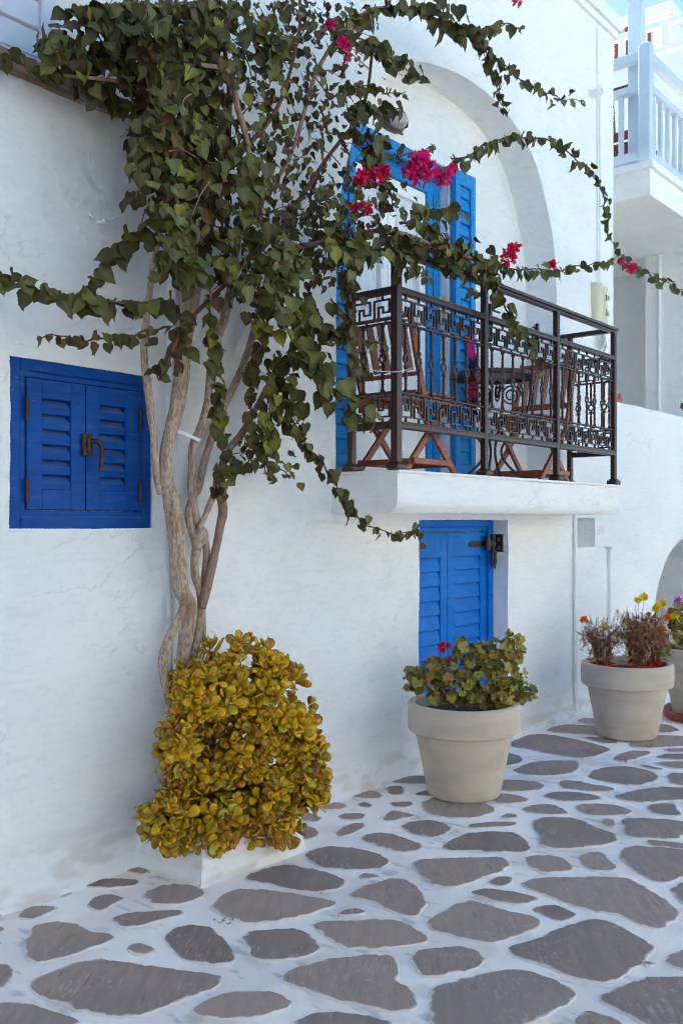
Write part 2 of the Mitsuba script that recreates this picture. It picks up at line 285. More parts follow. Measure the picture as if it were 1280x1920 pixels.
STONES = [
 (0, 1580, S, ["700,152,755,142,815,150,848,166,800,179,745,172", "450,237,540,212,640,208,778,218,765,240,690,250,600,258,510,250",
  "155,300,190,278,290,260,385,272,403,293,350,308,250,313,175,312", "500,355,520,325,570,298,640,298,690,318,650,345,610,365,565,388,520,375",
  "808,305,840,275,900,250,970,238,1070,245,1140,268,1150,290,1100,325,1040,342,950,350,850,340", "110,420,140,385,180,365,240,362,322,370,290,390,250,408,180,432,120,430",
  "0,368,15,375,12,400,0,415,-40,420,-60,395,-30,370", "0,478,18,490,10,503,0,508,-30,505,-30,480",
  "632,437,680,412,760,398,850,392,1000,385,1032,398,1000,412,930,430,850,452,760,475,690,475",
  "148,600,155,560,170,520,190,485,230,465,300,455,380,458,440,472,480,495,530,515,610,520,637,540,600,565,520,590,440,620,330,655,240,675,180,672,150,655",
  "720,600,740,580,790,575,860,600,862,620,820,632,760,628",
  "178,795,200,770,300,730,360,700,450,675,550,662,650,672,800,690,930,715,1080,735,1180,745,1290,775,1220,805,1120,850,1000,895,880,940,780,972,690,980,560,965,450,940,380,910,280,880,210,840",
  "0,690,40,692,65,715,62,760,40,800,0,828,-60,820,-80,750,-50,700", "0,912,100,912,200,920,270,945,330,975,400,990,440,1010,430,1040,0,1060,-80,1040,-90,930"]),
 (0, 1440, .5, ["620,640,655,605,720,593,785,600,820,635,855,670,878,710,875,728,820,735,740,730,690,720,650,685", "722,915,760,885,840,850,940,838,1040,850,1085,880,1070,900,1000,925,920,940,820,935,750,925",
  "795,525,830,485,890,460,1000,460,1100,475,1200,492,1270,510,1200,535,1110,562,1020,578,920,580,850,560"]),
 (427, 1580, S, ["82,203,150,175,230,145,310,127,400,138,500,160,600,185,655,215,650,245,590,268,500,277,400,270,300,250,210,225,120,215",
  "95,545,130,505,220,500,370,492,430,505,480,545,505,585,495,615,420,645,330,655,210,658,150,648,125,590",
  "437,65,480,40,570,25,670,30,770,45,850,72,912,105,895,125,850,148,760,153,650,153,540,140,460,105", "745,190,770,178,825,182,850,195,800,205,755,205",
  "695,295,750,260,830,230,930,208,1000,215,1050,245,1090,295,1112,340,1100,370,1060,420,1000,415,920,385,850,350,790,325,720,315", "625,405,660,385,730,378,780,393,740,405,660,410",
  "480,465,540,450,650,447,780,440,920,438,1010,465,1060,505,1145,545,1060,570,960,585,840,598,720,595,650,585,590,550,530,505",
  "312,750,330,730,420,700,540,670,650,650,770,640,880,640,930,645,945,690,955,740,930,770,950,800,1010,820,1045,860,1058,945,1000,945,900,945,800,930,650,890,520,855,400,810,330,780",
  "370,1019,430,990,500,970,620,965,750,975,860,1000,920,1019,900,1060,400,1060"]),
 (640, 1320, .5, ["262,600,300,585,450,580,600,578,633,602,600,625,520,655,450,680,400,692,340,675,290,640", "328,825,370,790,430,755,480,738,560,760,650,785,720,800,740,825,725,845,660,870,580,895,540,897,450,880,380,860,335,840",
  "275,955,290,930,370,918,460,915,510,930,530,960,515,985,450,1005,370,1018,310,1020,285,995",
  "345,1200,335,1140,345,1080,380,1055,460,1035,560,1010,650,998,720,1010,790,1040,860,1070,880,1095,850,1120,790,1150,700,1200,600,1260,400,1270",
  "370,545,410,515,470,488,560,480,640,485,690,510,708,545,690,555,600,555,500,553"]),
 (853, 1580, S, ["400,95,440,75,530,75,600,90,650,135,655,155,590,165,490,172,430,140", "700,75,750,58,820,58,860,95,912,150,880,160,760,158,720,125",
  "925,75,960,30,1010,22,1150,30,1350,50,1400,120,1280,190,1220,220,1160,230,1100,205,1030,170,960,120", "193,220,240,198,300,195,318,210,300,240,250,245,200,232",
  "380,235,430,208,520,202,640,200,780,198,900,198,980,210,1040,240,1100,280,1180,330,1230,370,1255,405,1240,430,1190,465,1150,495,1060,470,960,420,900,405,800,390,680,360,580,325,480,285,400,255",
  "90,280,150,265,230,268,330,280,420,305,470,320,420,335,370,348,300,345,200,320,130,300", "438,382,500,358,560,355,620,375,680,405,640,430,600,447,560,435,490,405",
  "278,605,380,575,480,540,600,490,700,455,780,437,860,445,930,480,1010,530,1080,565,1115,595,1095,625,1050,670,980,725,900,765,830,785,740,778,640,750,540,710,440,680,350,640",
  "1220,265,1290,225,1350,240,1360,400,1290,350,1250,320", "1195,665,1230,635,1290,610,1400,600,1400,720,1290,715,1210,690", "1060,683,1090,678,1120,690,1080,695",
  "805,890,850,860,930,820,1040,780,1150,760,1290,765,1500,790,1500,1000,1290,1030,1080,1030,980,970,900,935", "690,1000,740,950,800,965,870,985,940,1025,900,1060,680,1060"]),
 (540, 1400, .28125, ["680,237,750,215,850,200,920,200,1000,210,1000,245,830,248,740,245", "428,338,480,315,550,293,600,305,625,335,600,348,500,345", "650,285,680,268,750,265,775,290,760,318,700,322,670,308",
  "850,318,930,290,980,300,980,328,870,325", "175,402,240,385,330,378,385,390,390,410,350,420,270,423,200,415", "465,388,510,375,558,395,540,407,490,400", "675,378,750,372,822,370,825,390,770,407,710,400",
  "40,475,70,450,130,447,190,460,222,480,190,498,120,503,60,500", "338,465,380,450,480,447,520,458,480,482,430,492,360,485", "632,495,660,455,700,428,760,440,838,462,780,478,700,495",
  "890,400,900,370,960,350,1100,340,1250,360,1380,410,1360,440,1280,470,1200,477,1080,478,980,460,920,435", "70,530,120,530,170,545,205,575,190,595,130,618,85,620,60,580",
  "328,575,370,540,440,518,510,515,505,540,460,570,390,595,340,602", "752,535,800,512,870,498,960,498,1040,515,1083,545,1060,580,1000,600,940,608,860,590,790,562",
  "490,622,530,590,610,578,700,592,800,625,880,655,885,680,850,700,760,705,660,680,560,645"]),
 (900, 1330, .296875, ["335,710,380,690,480,688,580,692,650,710,720,750,790,770,862,800,855,840,780,862,650,875,520,880,420,882,385,855,380,800,350,765", "1040,838,1080,832,1180,842,1290,855,1290,882,1180,875,1080,858",
  "0,725,60,718,150,716,238,722,200,738,100,745,-40,752,-80,745,-60,735", "612,72,650,60,740,60,800,70,800,95,700,93,640,85", "415,135,470,112,540,100,640,103,800,110,860,130,860,165,700,160,560,155,480,148",
  "1050,150,1080,110,1130,95,1200,105,1260,135,1200,150,1100,150", "180,225,230,195,300,165,400,158,520,175,640,200,740,225,825,255,790,275,720,300,650,310,550,300,420,278,300,250,220,240",
  "645,178,750,180,850,190,860,215,780,215,700,195", "950,205,980,190,1100,165,1290,175,1400,185,1400,225,1290,235,1100,245,950,242", "140,290,180,278,240,295,275,322,240,340,150,362,100,350",
  "208,390,260,365,330,338,420,327,530,326,620,330,618,375,580,405,500,415,400,420,290,415", "845,310,890,282,960,265,1060,268,1078,278,1020,300,970,320,900,325,855,322", "1110,305,1160,285,1290,283,1330,300,1290,320,1180,315",
  "1165,258,1230,250,1300,250,1300,272,1220,272", "1095,342,1180,333,1290,332,1330,350,1290,378,1200,372", "690,430,720,390,800,368,900,362,1000,375,1090,398,1128,430,1090,460,1010,478,900,478,790,460",
  "1000,352,1050,357,1110,370,1160,382,1110,382,1050,370", "1185,420,1210,405,1290,408,1400,420,1400,470,1290,483,1200,465", "105,470,140,450,250,452,360,460,403,490,380,512,290,522,180,518,90,515",
  "498,465,530,452,620,458,720,480,820,495,847,508,810,520,700,517,580,505,510,495", "402,550,450,530,530,525,640,532,730,550,760,568,720,578,600,583,490,578",
  "850,555,920,530,1040,505,1150,493,1290,500,1400,520,1380,560,1290,570,1150,580,1020,588,920,578", "80,570,110,540,160,535,250,550,303,572,280,590,200,597,120,595", "275,630,330,610,400,603,470,605,520,635,557,662,480,667,380,662,300,650",
  "602,615,640,603,760,602,870,610,940,640,957,655,900,668,780,675,680,670,640,650", "1055,625,1080,605,1150,598,1220,600,1245,640,1270,672,1180,672,1100,660", "132,685,175,663,220,670,232,688,180,692",
  "770,710,790,695,835,700,850,745,810,742,780,725", "900,705,930,692,1050,692,1200,700,1280,715,1290,780,1250,822,1100,815,960,812,915,780"])]
def stone_mesh(poly2, seed, z=0.005):
    """a slab from a ground outline: rounded shoulder, ragged painted edge, slightly uneven top"""
    n = max(16, min(110, int(poly2.length / 0.022)))
    pts = np.array([poly2.exterior.interpolate(k / n, normalized=True).coords[0] for k in range(n)])
    c = pts.mean(0); p3 = np.hstack([pts, np.zeros((n, 1))])
    jit = (meshkit.fbm(p3 * 38 + seed, 3, seed) - 0.5) * 0.026 * min(1, poly2.length / 0.9)
    nrm = pts - c; nrm /= np.linalg.norm(nrm, axis=1, keepdims=True) + 1e-9
    pts = pts + nrm * jit[:, None]
    rmin = np.linalg.norm(pts - c, axis=1).min()
    k1, k2, k3 = (min(a_, b_ * rmin) for a_, b_ in ((.004, .08), (.012, .22), (.035, .5)))
    def ringz(s_, zz): return np.hstack([pts - nrm * s_, np.full((n, 1), zz)])
    rings = [ringz(0, -0.02), ringz(0, z - 0.003), ringz(k1, z - .0007), ringz(k2, z), ringz(k3, z)]
    V = np.vstack(rings); F = []
    for i in range(4):
        for k in range(n):
            a, b = i * n + k, i * n + (k + 1) % n
            F += [[a, b, b + n], [a, b + n, a + n]]
    mid = len(V); V = np.vstack([V, [[c[0], c[1], z]]])
    for k in range(n): F.append([4 * n + k, 4 * n + (k + 1) % n, mid])
    F = np.array(F)
    if not Polygon(pts).exterior.is_ccw: F = F[:, ::-1]
    uv = np.zeros((len(V), 2)); uv[:, 0] = np.r_[np.repeat([0, 0, k1, k2, k3], n), .06]
    uv[:, 1] = (seed * 0.37) % 1.0
    return trimesh.Trimesh(V, F, process=False), uv
traced = []
for ox, oy, sc, polys in STONES:
    for s in polys:
        a = np.array([float(t) for t in s.split(',')]).reshape(-1, 2)
        a = np.array([ox, oy]) + a * sc
        g = np.array([gnd(u, v)[:2] for u, v in a])
        P = Polygon(g).buffer(0)
        if P.geom_type != 'Polygon': P = max(P.geoms, key=lambda q_: q_.area)
        r = 0.18 * math.sqrt(P.area)
        P = P.buffer(-r * 0.5).buffer(r * 0.5) if P.buffer(-r * 0.5).geom_type == 'Polygon' and not P.buffer(-r * 0.5).is_empty else P
        traced.append(P.buffer(.007))
for i, P in enumerate(traced):
    sm, suv = stone_mesh(P, i, 0.003 + 0.002 * RND.random()); kk = f'slate_{RND.choice((0, 0, 1, 2, 3))}'
    add('stone', None, None, PAVE, shape=mikit.ply(sm, kk, smooth=True, uv=suv))
# the same kind of stones where the alley goes on outside the photograph
seen = Polygon([gnd(u, v)[:2] for u, v in ((-60, 1990), (-60, 1700), (250, 1630), (960, 1385), (1100, 1345), (1300, 1345), (1400, 1345), (1400, 1990))]).buffer(0.06)
field = []
for iy in range(24):
    for ix in range(36):
        cx, cy = -2.8 + ix * 0.46 + (iy % 2) * 0.23 + 0.12 * (RND.random() - .5), -9.8 + iy * 0.40 + 0.12 * (RND.random() - .5)
        k = RND.randint(6, 8); a0 = RND.random() * 6.28
        pl = MultiPoint([(cx + (.15 + .07 * RND.random()) * 1.15 * math.cos(a0 + 6.28 * j / k), cy + (.13 + .06 * RND.random()) * math.sin(a0 + 6.28 * j / k)) for j in range(k)]).convex_hull.buffer(-.03).buffer(.03)
        if -6.0 < cy < -0.35 and not pl.intersects(seen): field.append(stone_mesh(pl, ix * 31 + iy)[0])
add('stone_field', cat(field), 'slate_0', PAVE, smooth=30, kind='stuff', label='grey slate stones of the rest of the alley')

# ------------------------------------------------------------------ the white house with arch, balcony and low door
HOUSE = thing('white_house', 'white plastered two storey house with a deep arch over its blue balcony door', 'house')
XL, XR, ZT = 2.93, 7.91, 5.95
AX0, AX1 = 4.09, 6.84
arch_px = [(1043, 700), (1043, 560), (1041, 490), (1031, 415), (1003, 305), (955, 218), (885, 152), (800, 116), (752, 122), (712, 152)]
arch = [(at(u, v, 0)[0], at(u, v, 0)[2]) for u, v in arch_px]
right = spline([(AX1, 1.86)] + [(min(x, AX1), z) for x, z in arch[1:]], 6)
xl_end, zl_end = arch[-1]
left = spline([(xl_end, zl_end), (AX0 + 0.16, zl_end - 0.42), (AX0 + 0.02, zl_end - 0.9), (AX0, 3.0), (AX0, 1.86)], 6)
arch_poly = np.vstack([right, left[1:]])
wall = mbox(XL, XR, 0, 0.55, -0.1, ZT)
DX0, DX1, DZ = 4.543, 5.673, 4.05            # balcony door opening
LX0, LX1, LZ = 4.92, 6.05, 1.60              # low door opening
wall -= cut_xz(arch_poly, -0.2, 0.27)
wall -= mbox(DX0, DX1, 0.1, 0.40, 1.87, DZ)
wall -= mbox(LX0, LX1, -0.2, 0.20, -0.2, LZ)
wall -= mbox(at(1080, 1000, 0)[0], at(1115, 1000, 0)[0], -0.2, 0.16, 1.37, 1.62)
wall -= cut_xz([(7.60, 0.5), (8.1, 0.5), (8.1, 1.24), (7.86, 1.37), (7.60, 1.37)], -0.2, 0.06)
wm = roughen(tm(wall.refine_to_length(0.03)), 0.006, 2.2, 0.0032, 15, 3, flare=0.05)
add('wall', wm, 'plaster', HOUSE, smooth=48)
add('body', box(XL + .05, XR - .05, 0.56, 5.0, -0.1, ZT - .05), 'plaster_smooth', HOUSE)
corn = m3.Manifold.cube([XR - XL + .09, 0.65, 0.12]).translate([XL - .02, -0.055, ZT - 0.01]) + m3.Manifold.cube([XR - XL + .05, 0.62, 0.06]).translate([XL - .01, -0.028, ZT - 0.07])
add('cornice', roughen(tm(corn.refine_to_length(0.07)), 0.004, 3, 0.001, 20, 5), 'plaster', HOUSE, smooth=40)
# balcony slab
SX0, SX1, SY = 4.055, 6.975, -0.475
sl = m3.Manifold.cube([SX1 - SX0, 0.72, 0.215]).translate([SX0, SY + 0.012, 1.64])
sm_ = tm(sl.refine_to_length(0.04))
v = sm_.vertices; k = np.clip((1.70 - v[:, 2]) / 0.06, 0, 1)
fr = np.clip((SY + 0.08 - v[:, 1]) / 0.08, 0, 1)
v[:, 1] += 0.045 * k ** 2 * fr
sm_.vertices = v
SLAB = add('balcony_slab', roughen(sm_, 0.006, 3, 0.002, 14, 8), 'plaster', HOUSE, smooth=50)
add('edge_cap', box(SX0 - .006, SX1 + .01, SY - .006, 0.24, 1.856, 1.872, 0.004), 'plaster_smooth', SLAB)

def slat_panel(parent, x0, x1, y, z0, z1, n, m, proud=0.014, name='slat'):
    """n louvre boards, each thicker at its lower lip, standing out toward -Y from the plane y"""
    h = (z1 - z0) / n
    for i in range(n):
        a, b = z0 + i * h + h * 0.05, z0 + (i + 1) * h - h * 0.02
        lip = h * 0.20; e = 0.016
        pts = np.array([(x0, y + .004, a), (x1, y + .004, a), (x1, y + .004, b), (x0, y + .004, b), (x0 + e, y - proud, a + lip * .25), (x1 - e, y - proud, a + lip * .25), (x1 - e, y - proud * .7, a + lip), (x0 + e, y - proud * .7, a + lip), (x0 + .003, y - .001, b), (x1 - .003, y - .001, b), (x0, y - .001, a), (x1, y - .001, a)])
        add(name, tm(m3.Manifold.hull_points(pts)), m, parent)
def leaf_frame(x0, x1, y0, y1, z0, z1, w, wt=None, wb=None):
    """the four rails of a shutter leaf, butted"""
    wt, wb = wt or w, wb or w
    return cat([box(x0, x0 + w, y0, y1, z0, z1, .003), box(x1 - w, x1, y0, y1, z0, z1, .003),
                box(x0 + w - .001, x1 - w + .001, y0 + .001, y1, z0, z0 + wb, .003), box(x0 + w - .001, x1 - w + .001, y0 + .001, y1, z1 - wt, z1, .003)])
# low door: frame, two leaves, strap hinges
yd = 0.135
fr_ = cat([box(LX1 - .055, LX1 + .02, yd - .012, 0.22, -.05, LZ - .001, .008), box(LX0 - .02, LX0 + .03, yd - .012, 0.22, -.05, LZ - .001, .008), box(LX0 - .02, LX1 + .02, yd - .010, 0.22, LZ - .052, LZ + .01, .008), box(LX0, LX1 - .05, yd + .01, 0.22, LZ - .085, LZ - .05, .004)])
add('low_door_frame', fr_, 'blue_paint', HOUSE, smooth=30)
xm = 0.5 * (LX0 + .03 + LX1 - .055)
for x0, x1 in ((LX0 + .032, xm - .003), (xm + .003, LX1 - .057)):
    D = add('low_door_leaf', leaf_frame(x0, x1, yd + .012, yd + .05, .02, LZ - .09, .085, .17, .12), 'blue_paint', HOUSE, smooth=30)
    slat_panel(D, x0 + .083, x1 - .083, yd + .030, .14, LZ - .262, 12, 'blue_paint', 0.020)
    add('backing', box(x0 + .05, x1 - .05, yd + .036, yd + .046, .1, LZ - .2), 'blue_paint', D)
    w = 0.23; xs = x0 + .02 if x0 < LX0 + .1 else x1 - .02 - w
    ang = 1 if x0 < LX0 + .1 else -1
    hp = [(0, -.020), (w * .9, -.020), (w, 0), (w * .9, .020), (0, .020)] if ang > 0 else [(w, -.02), (w * .1, -.02), (0, 0), (w * .1, .02), (w, .02)]
    sp = Polygon(hp)
    for kx in range(5): sp = sp.difference(Point(w * (.2 + .15 * kx), .022).buffer(.008)).difference(Point(w * (.2 + .15 * kx), -.022).buffer(.008))
    add('strap_hinge', prism_xz(affinity.translate(sp, xs, LZ - .175), yd + .006, yd + .013), 'rust_iron', D)
add('hinge_post', box(LX0 + .0, LX0 + .03, yd - .05, yd - .014, LZ - .25, LZ - .12, .004), 'rust_iron', HOUSE)
zb = LZ - .17
bk = [box(LX1 - .10, LX1 - .005, yd - .055, yd - .02, zb - .030, zb + .026, .006), tube([(LX1 - .11, yd - .03, zb - .05), (LX1 - .11, yd - .03, zb + .05)], .022, 10), tube([(LX1 - .055, yd - .045, zb - .06), (LX1 - .055, yd - .045, zb + .06)], .018, 10),
      box(LX1 - .014, LX1 - .003, yd - .10, yd + .0, zb - .065, zb + .065, .003), box(LX1 - .055, LX1 - .01, yd - .085, yd - .06, zb - .05, zb - .02, .004), box(LX1 - .055, LX1 - .01, yd - .085, yd - .06, zb + .01, zb + .045, .004)]
for dx in (-.075, -.040):
    bk.append(tube([(LX1 + dx, yd - .05, zb - .05), (LX1 + dx, yd - .05, zb - .15), (LX1 + dx, yd - .05, zb - .19)], [.012, .012, .003], 8))
add('shutter_catch', cat(bk), 'black_iron', HOUSE, smooth=30, label='black iron shutter catch with two spikes on the low door')
# balcony door
yb = 0.34
BF = add('balcony_door_frame', cat([box(DX0 - .002, DX0 + .075, yb - .0, .41, 1.872, DZ, .005), box(DX1 - .16, DX1 + .002, yb, .41, 1.872, DZ, .005), box(DX1 - .10, DX1 - .06, yb - .012, yb + .01, 1.872, DZ - .1, .004), box(DX0 + .07, DX1 - .155, yb + .001, .41, DZ - .11, DZ + .002, .005), box(DX0 - .05, DX1 + .05, .245, yb + .02, DZ - .02, DZ + .075, .006)]), 'sky_paint', HOUSE, smooth=30)
xa, xb_ = DX0 + .078, DX1 - .163
xmid = .5 * (xa + xb_)
for x0, x1 in ((xa, xmid - .002), (xmid + .002, xb_)):
    B = add('balcony_door', cat([leaf_frame(x0, x1, yb + .02, yb + .06, 1.88, DZ - .115, .075, .09, .20), box(x0 + .07, x1 - .07, yb + .022, yb + .058, 2.62, 2.70, .004), box(x0 + .07, x1 - .07, yb + .035, yb + .05, 2.07, 2.63)]), 'white_paint', HOUSE, smooth=30)
    add('pane', trimesh.Trimesh([(x0 + .06, yb + .042, 2.69), (x1 - .06, yb + .042, 2.69), (x1 - .06, yb + .042, DZ - .2), (x0 + .06, yb + .042, DZ - .2)], [[0, 1, 2], [0, 2, 3]]), 'pane_glass', B)
    cx = np.linspace(x0 + .05, x1 - .05, 40); cy = yb + .054 + .004 * np.sin(cx * 120)
    cv = np.vstack([np.stack([cx, cy, np.full(40, 2.68)], 1), np.stack([cx, cy, np.full(40, DZ - .18)], 1)])
    add('curtain', trimesh.Trimesh(cv, [[i, i + 1, i + 41] for i in range(39)] + [[i, i + 41, i + 40] for i in range(39)], process=False), 'curtain', B, smooth=True)
for x0, x1 in ((AX0 + .03, DX0 - .004), (DX1 + .008, DX1 + .275)):
    Bs = add('balcony_shutter', leaf_frame(x0, x1,   .212, .255, 1.885, DZ + .085, .062, .10, .12), 'sky_paint', HOUSE, smooth=30)
    slat_panel(Bs, x0 + .06, x1 - .06, .235, 2.0, DZ - .015, 22, 'sky_paint', 0.018)
    add('backing', box(x0 + .05, x1 - .05, .240, .250, 1.98, DZ + .0), 'sky_paint', Bs)
# conduits and pipe stubs on the wall
add('wall_pipe', tube([(7.115, -.018, 1.66), (7.115, -.02, .7), (7.115, -.018, .02)], .016, 10), 'plaster_smooth', HOUSE, smooth=True)
add('pipe_joint', tube([(7.115, -.022, .58), (7.115, -.022, .66)], .026, 10), 'plaster_smooth', HOUSE, smooth=40)
pz = at(1110, 176, 0)
add('drain_spout', lathe([(.024, 0), (.035, 0), (.035, .12), (.024, .12), (.024, 0)], 16), 'plaster_smooth', HOUSE, smooth=40)
scene['white_house__drain_spout']['to_world'] = T().translate([pz[0] - .03, 0.02, pz[2] - .02]).rotate([1, 0, 0], 84)
for i, ux in enumerate((1117, 1122)):
    a, b = at(ux, 160 if i else 48, 0), at(ux, 540, 0)
    add('cable', tube(spline([(a[0], -.012, a[2]), (.5 * (a[0] + b[0]) + .006, -.012, .5 * (a[2] + b[2])), (b[0], -.012, b[2])], 5), .006, 6), 'plaster_smooth', HOUSE, smooth=True)

# ------------------------------------------------------------------ low house on the left
LOW = thing('low_house', 'white plastered wall on the left with a navy blue shuttered window', 'house')
YL = 0.10
WX0, WX1, WZ0, WZ1 = 2.105, 2.845, 1.562, 2.285
w2 = mbox(0.6, XL + .06, YL, 0.45, -0.1, 3.50) - mbox(WX0, WX1, 0, YL + .06, WZ0, WZ1)
m_ = roughen(tm(w2.refine_to_length(0.03)), 0.006, 2.4, 0.0034, 15, 21, flare=0.09)
vv = m_.vertices
vv[:, 1] += np.where(vv[:, 1] < .3, -0.06 * np.clip((vv[:, 0] - 2.55) / .35, 0, 1) ** 2 * np.clip((1.5 - vv[:, 2]) / .3, 0, 1) - 0.03 * (meshkit.fbm(vv * 1.4, 2, 5) - .5), 0)
m_.vertices = vv
add('wall', m_, 'plaster', LOW, smooth=48)
add('rear_wall', box(-2.5, .61, YL - .01, .6, -.1, 3.49), 'plaster', LOW)
bm = m3.Manifold.cube([XL - .25 + 2.5, .16, .085]).translate([-2.5, YL - .035, 3.455])
add('wooden_beam', roughen(tm(bm.refine_to_length(.06)), .012, 3, .004, 12, 31), 'old_wood', LOW, smooth=40, label='weathered brown wooden beam along the wall top')
up = m3.Manifold.cube([XL + 2.5, .3, 2.6]).translate([-2.5, YL + .16, 3.5])
add('upper_wall', roughen(tm(up.refine_to_length(.1)), .008, 2, .003, 14, 33), 'pink_plaster', LOW, smooth=45)
sh = at(98, 40, YL + .13)
US = add('upper_shutter', leaf_frame(sh[0] - .62, sh[0], YL + .10, YL + .15, 3.56, 5.4, .07), 'grey_paint', LOW, smooth=30, label='pale grey louvred shutter above the wooden beam')
slat_panel(US, sh[0] - .55, sh[0] - .07, YL + .125, 3.63, 5.33, 13, 'grey_paint', .012)
add('backing', box(sh[0] - .56, sh[0] - .06, YL + .131, YL + .14, 3.6, 5.36), 'grey_paint', US)
# window
F1 = add('window_frame', roughen(cat([box(WX0 - .004, WX0 + .052, YL + .006, YL + .07, WZ0 - .003, WZ1 + .004, .006), box(WX1 - .046, WX1 + .004, YL + .006, YL + .07, WZ0 - .003, WZ1 + .004, .006), box(WX0 + .05, WX1 - .045, YL + .007, YL + .07, WZ1 - .052, WZ1 + .004, .006), box(WX0 + .05, WX1 - .045, YL + .005, YL + .07, WZ0 - .003, WZ0 + .055, .006)]), .001, 6, 0, 10, 40), 'navy_paint', LOW, smooth=30)
add('rebate', cat([box(WX0 + .052, WX0 + .075, YL + .014, YL + .07, WZ0 + .055, WZ1 - .052), box(WX1 - .070, WX1 - .046, YL + .014, YL + .07, WZ0 + .055, WZ1 - .052), box(WX0 + .075, WX1 - .07, YL + .0145, YL + .07, WZ1 - .075, WZ1 - .0525), box(WX0 + .075, WX1 - .07, YL + .0135, YL + .07, WZ0 + .055, WZ0 + .078)]), 'navy_paint', F1)
wx0, wx1, wz0, wz1 = WX0 + .08, WX1 - .074, WZ0 + .082, WZ1 - .080
xc = .5 * (wx0 + wx1)
for x0, x1 in ((wx0, xc - .0025), (xc + .0025, wx1)):
    Wn = add('window_shutter', leaf_frame(x0, x1, YL + .003, YL + .055, wz0, wz1, .074, .082, .086), 'navy_paint', LOW, smooth=30)
    h = (wz1 - wz0 - .168) / 6
    for i in range(6):
        a = wz0 + .086 + i * h
        pts = [(x, y, z) for x in (x0 + .073, x1 - .073) for y, z in ((YL + .009, a + .003), (YL + .013, a - .001), (YL + .047, a + h + .004), (YL + .050, a + h), (YL + .010, a + .50 * h), (YL + .05, a))]
        add('slat', tm(m3.Manifold.hull_points(np.array(pts))), 'navy_paint', Wn)
    add('backing', box(x0 + .05, x1 - .05, YL + .051, YL + .058, wz0 + .05, wz1 - .05), 'navy_paint', Wn)
    xh = x0 - .004 if x0 < xc - .1 else x1 + .004
    for zc in (wz0 + .085, wz1 - .125):
        add('hinge', cat([tube([(xh, YL - .004, zc - .055), (xh, YL - .004, zc - .001)], .0075, 10), tube([(xh, YL - .004, zc + .001), (xh, YL - .004, zc + .05)], .0075, 10)]), 'rust_iron', Wn, smooth=40)
zl = .5 * (wz0 + wz1) + .012
LA = add('window_latch', cat([box(xc - .028, xc - .003, YL - .018, YL + .005, zl - .05, zl + .05, .004), box(xc + .001, xc + .028, YL - .014, YL + .005, zl - .045, zl + .05, .004), box(xc - .012, xc + .004, YL - .03, YL - .016, zl - .035, zl + .03, .003)]), 'rust_iron', LOW, smooth=30, label='dark brown latch on the window shutters')
add('handle', tube(*spline([(xc + .012, YL - .02, zl + .015), (xc + .030, YL - .045, zl + .014), (xc + .045, YL - .05, zl - .01), (xc + .047, YL - .05, zl - .06), (xc + .040, YL - .048, zl - .12)], 5, [.012, .011, .010, .010, .009]), 10), 'rust_iron', LA, smooth=True)
hk0, hk1 = at(160, 402, YL), at(210, 407, YL)
add('wall_hook', cat([tube(spline([(hk0[0], YL - .04, hk0[2] + .01), (hk0[0] + .004, YL - .04, hk0[2] - .012), (.5 * (hk0[0] + hk1[0]), YL - .042, hk0[2] - .018), (hk1[0], YL - .04, hk1[2] - .01), (hk1[0] + .003, YL - .04, hk1[2] + .006)], 5), .0045, 6), box(.5 * (hk0[0] + hk1[0]) - .01, .5 * (hk0[0] + hk1[0]) + .01, YL - .05, YL + .01, hk0[2] - .024, hk0[2] - .012)]), 'plaster_smooth', LOW, smooth=True)

# ------------------------------------------------------------------ iron balcony railing
RAIL = thing('balcony_railing', 'dark brown iron balcony railing with a square meander pattern and ringed balusters', 'railing')
YF = SY + 0.035
PX = [4.077, 4.99, 5.95, 6.905]
ZB = 1.872
def post(x, y, top, cap=False, w=.040):
    P = add('post', box(x - w / 2, x + w / 2, y - w / 2, y + w / 2, ZB + .03, top, .005), 'iron', RAIL)
    add('post_foot', cat([box(x - .042, x + .042, y - .042, y + .042, ZB, ZB + .035, .008), box(x - .030, x + .030, y - .030, y + .030, ZB + .035, ZB + .045, .004)]), 'iron', P)
    if cap: add('post_cap', cat([box(x - .045, x + .045, y - .045, y + .045, top, top + .028, .006), box(x - .03, x + .03, y - .03, y + .03, top - .02, top)]), 'iron', P)
ZR = 3.075
post(PX[0], YF, ZR - .02, True, .048)
for x in PX[1:]: post(x, YF, ZR - .02)
YB_L, YB_R = -.13, -.075
post(PX[0] - .002, YB_L, ZR - .02); post(PX[3], YB_R, ZR - .02)
def railbar(a, b, w, h, name='rail'):
    a, b = np.array(a), np.array(b)
    ax = 0 if abs(b[0] - a[0]) > abs(b[1] - a[1]) else 1
    lo, hi = np.minimum(a, b), np.maximum(a, b)
    if ax == 0: return box(lo[0], hi[0], a[1] - w / 2, a[1] + w / 2, a[2] - h / 2, a[2] + h / 2, .004)
    return box(a[0] - w / 2, a[0] + w / 2, lo[1], hi[1], a[2] - h / 2, a[2] + h / 2, .004)
add('handrail', cat([railbar((PX[0] + .046, YF, ZR), (PX[3] + .03, YF, ZR), .062, .024), railbar((PX[0] + .046, YF, ZR - .021), (PX[3] - .02, YF, ZR - .021), .040, .018)]), 'iron', RAIL)
add('handrail', railbar((PX[3], YF + .032, ZR - .004), (PX[3], .0, ZR - .004), .05, .034), 'iron', RAIL)
add('handrail', railbar((PX[0], YF + .046, ZR - .004), (PX[0], -.0, ZR - .004), .05, .034), 'iron', RAIL)
Z1, Z0 = 2.852, 2.118
KW, KH = .115, .108
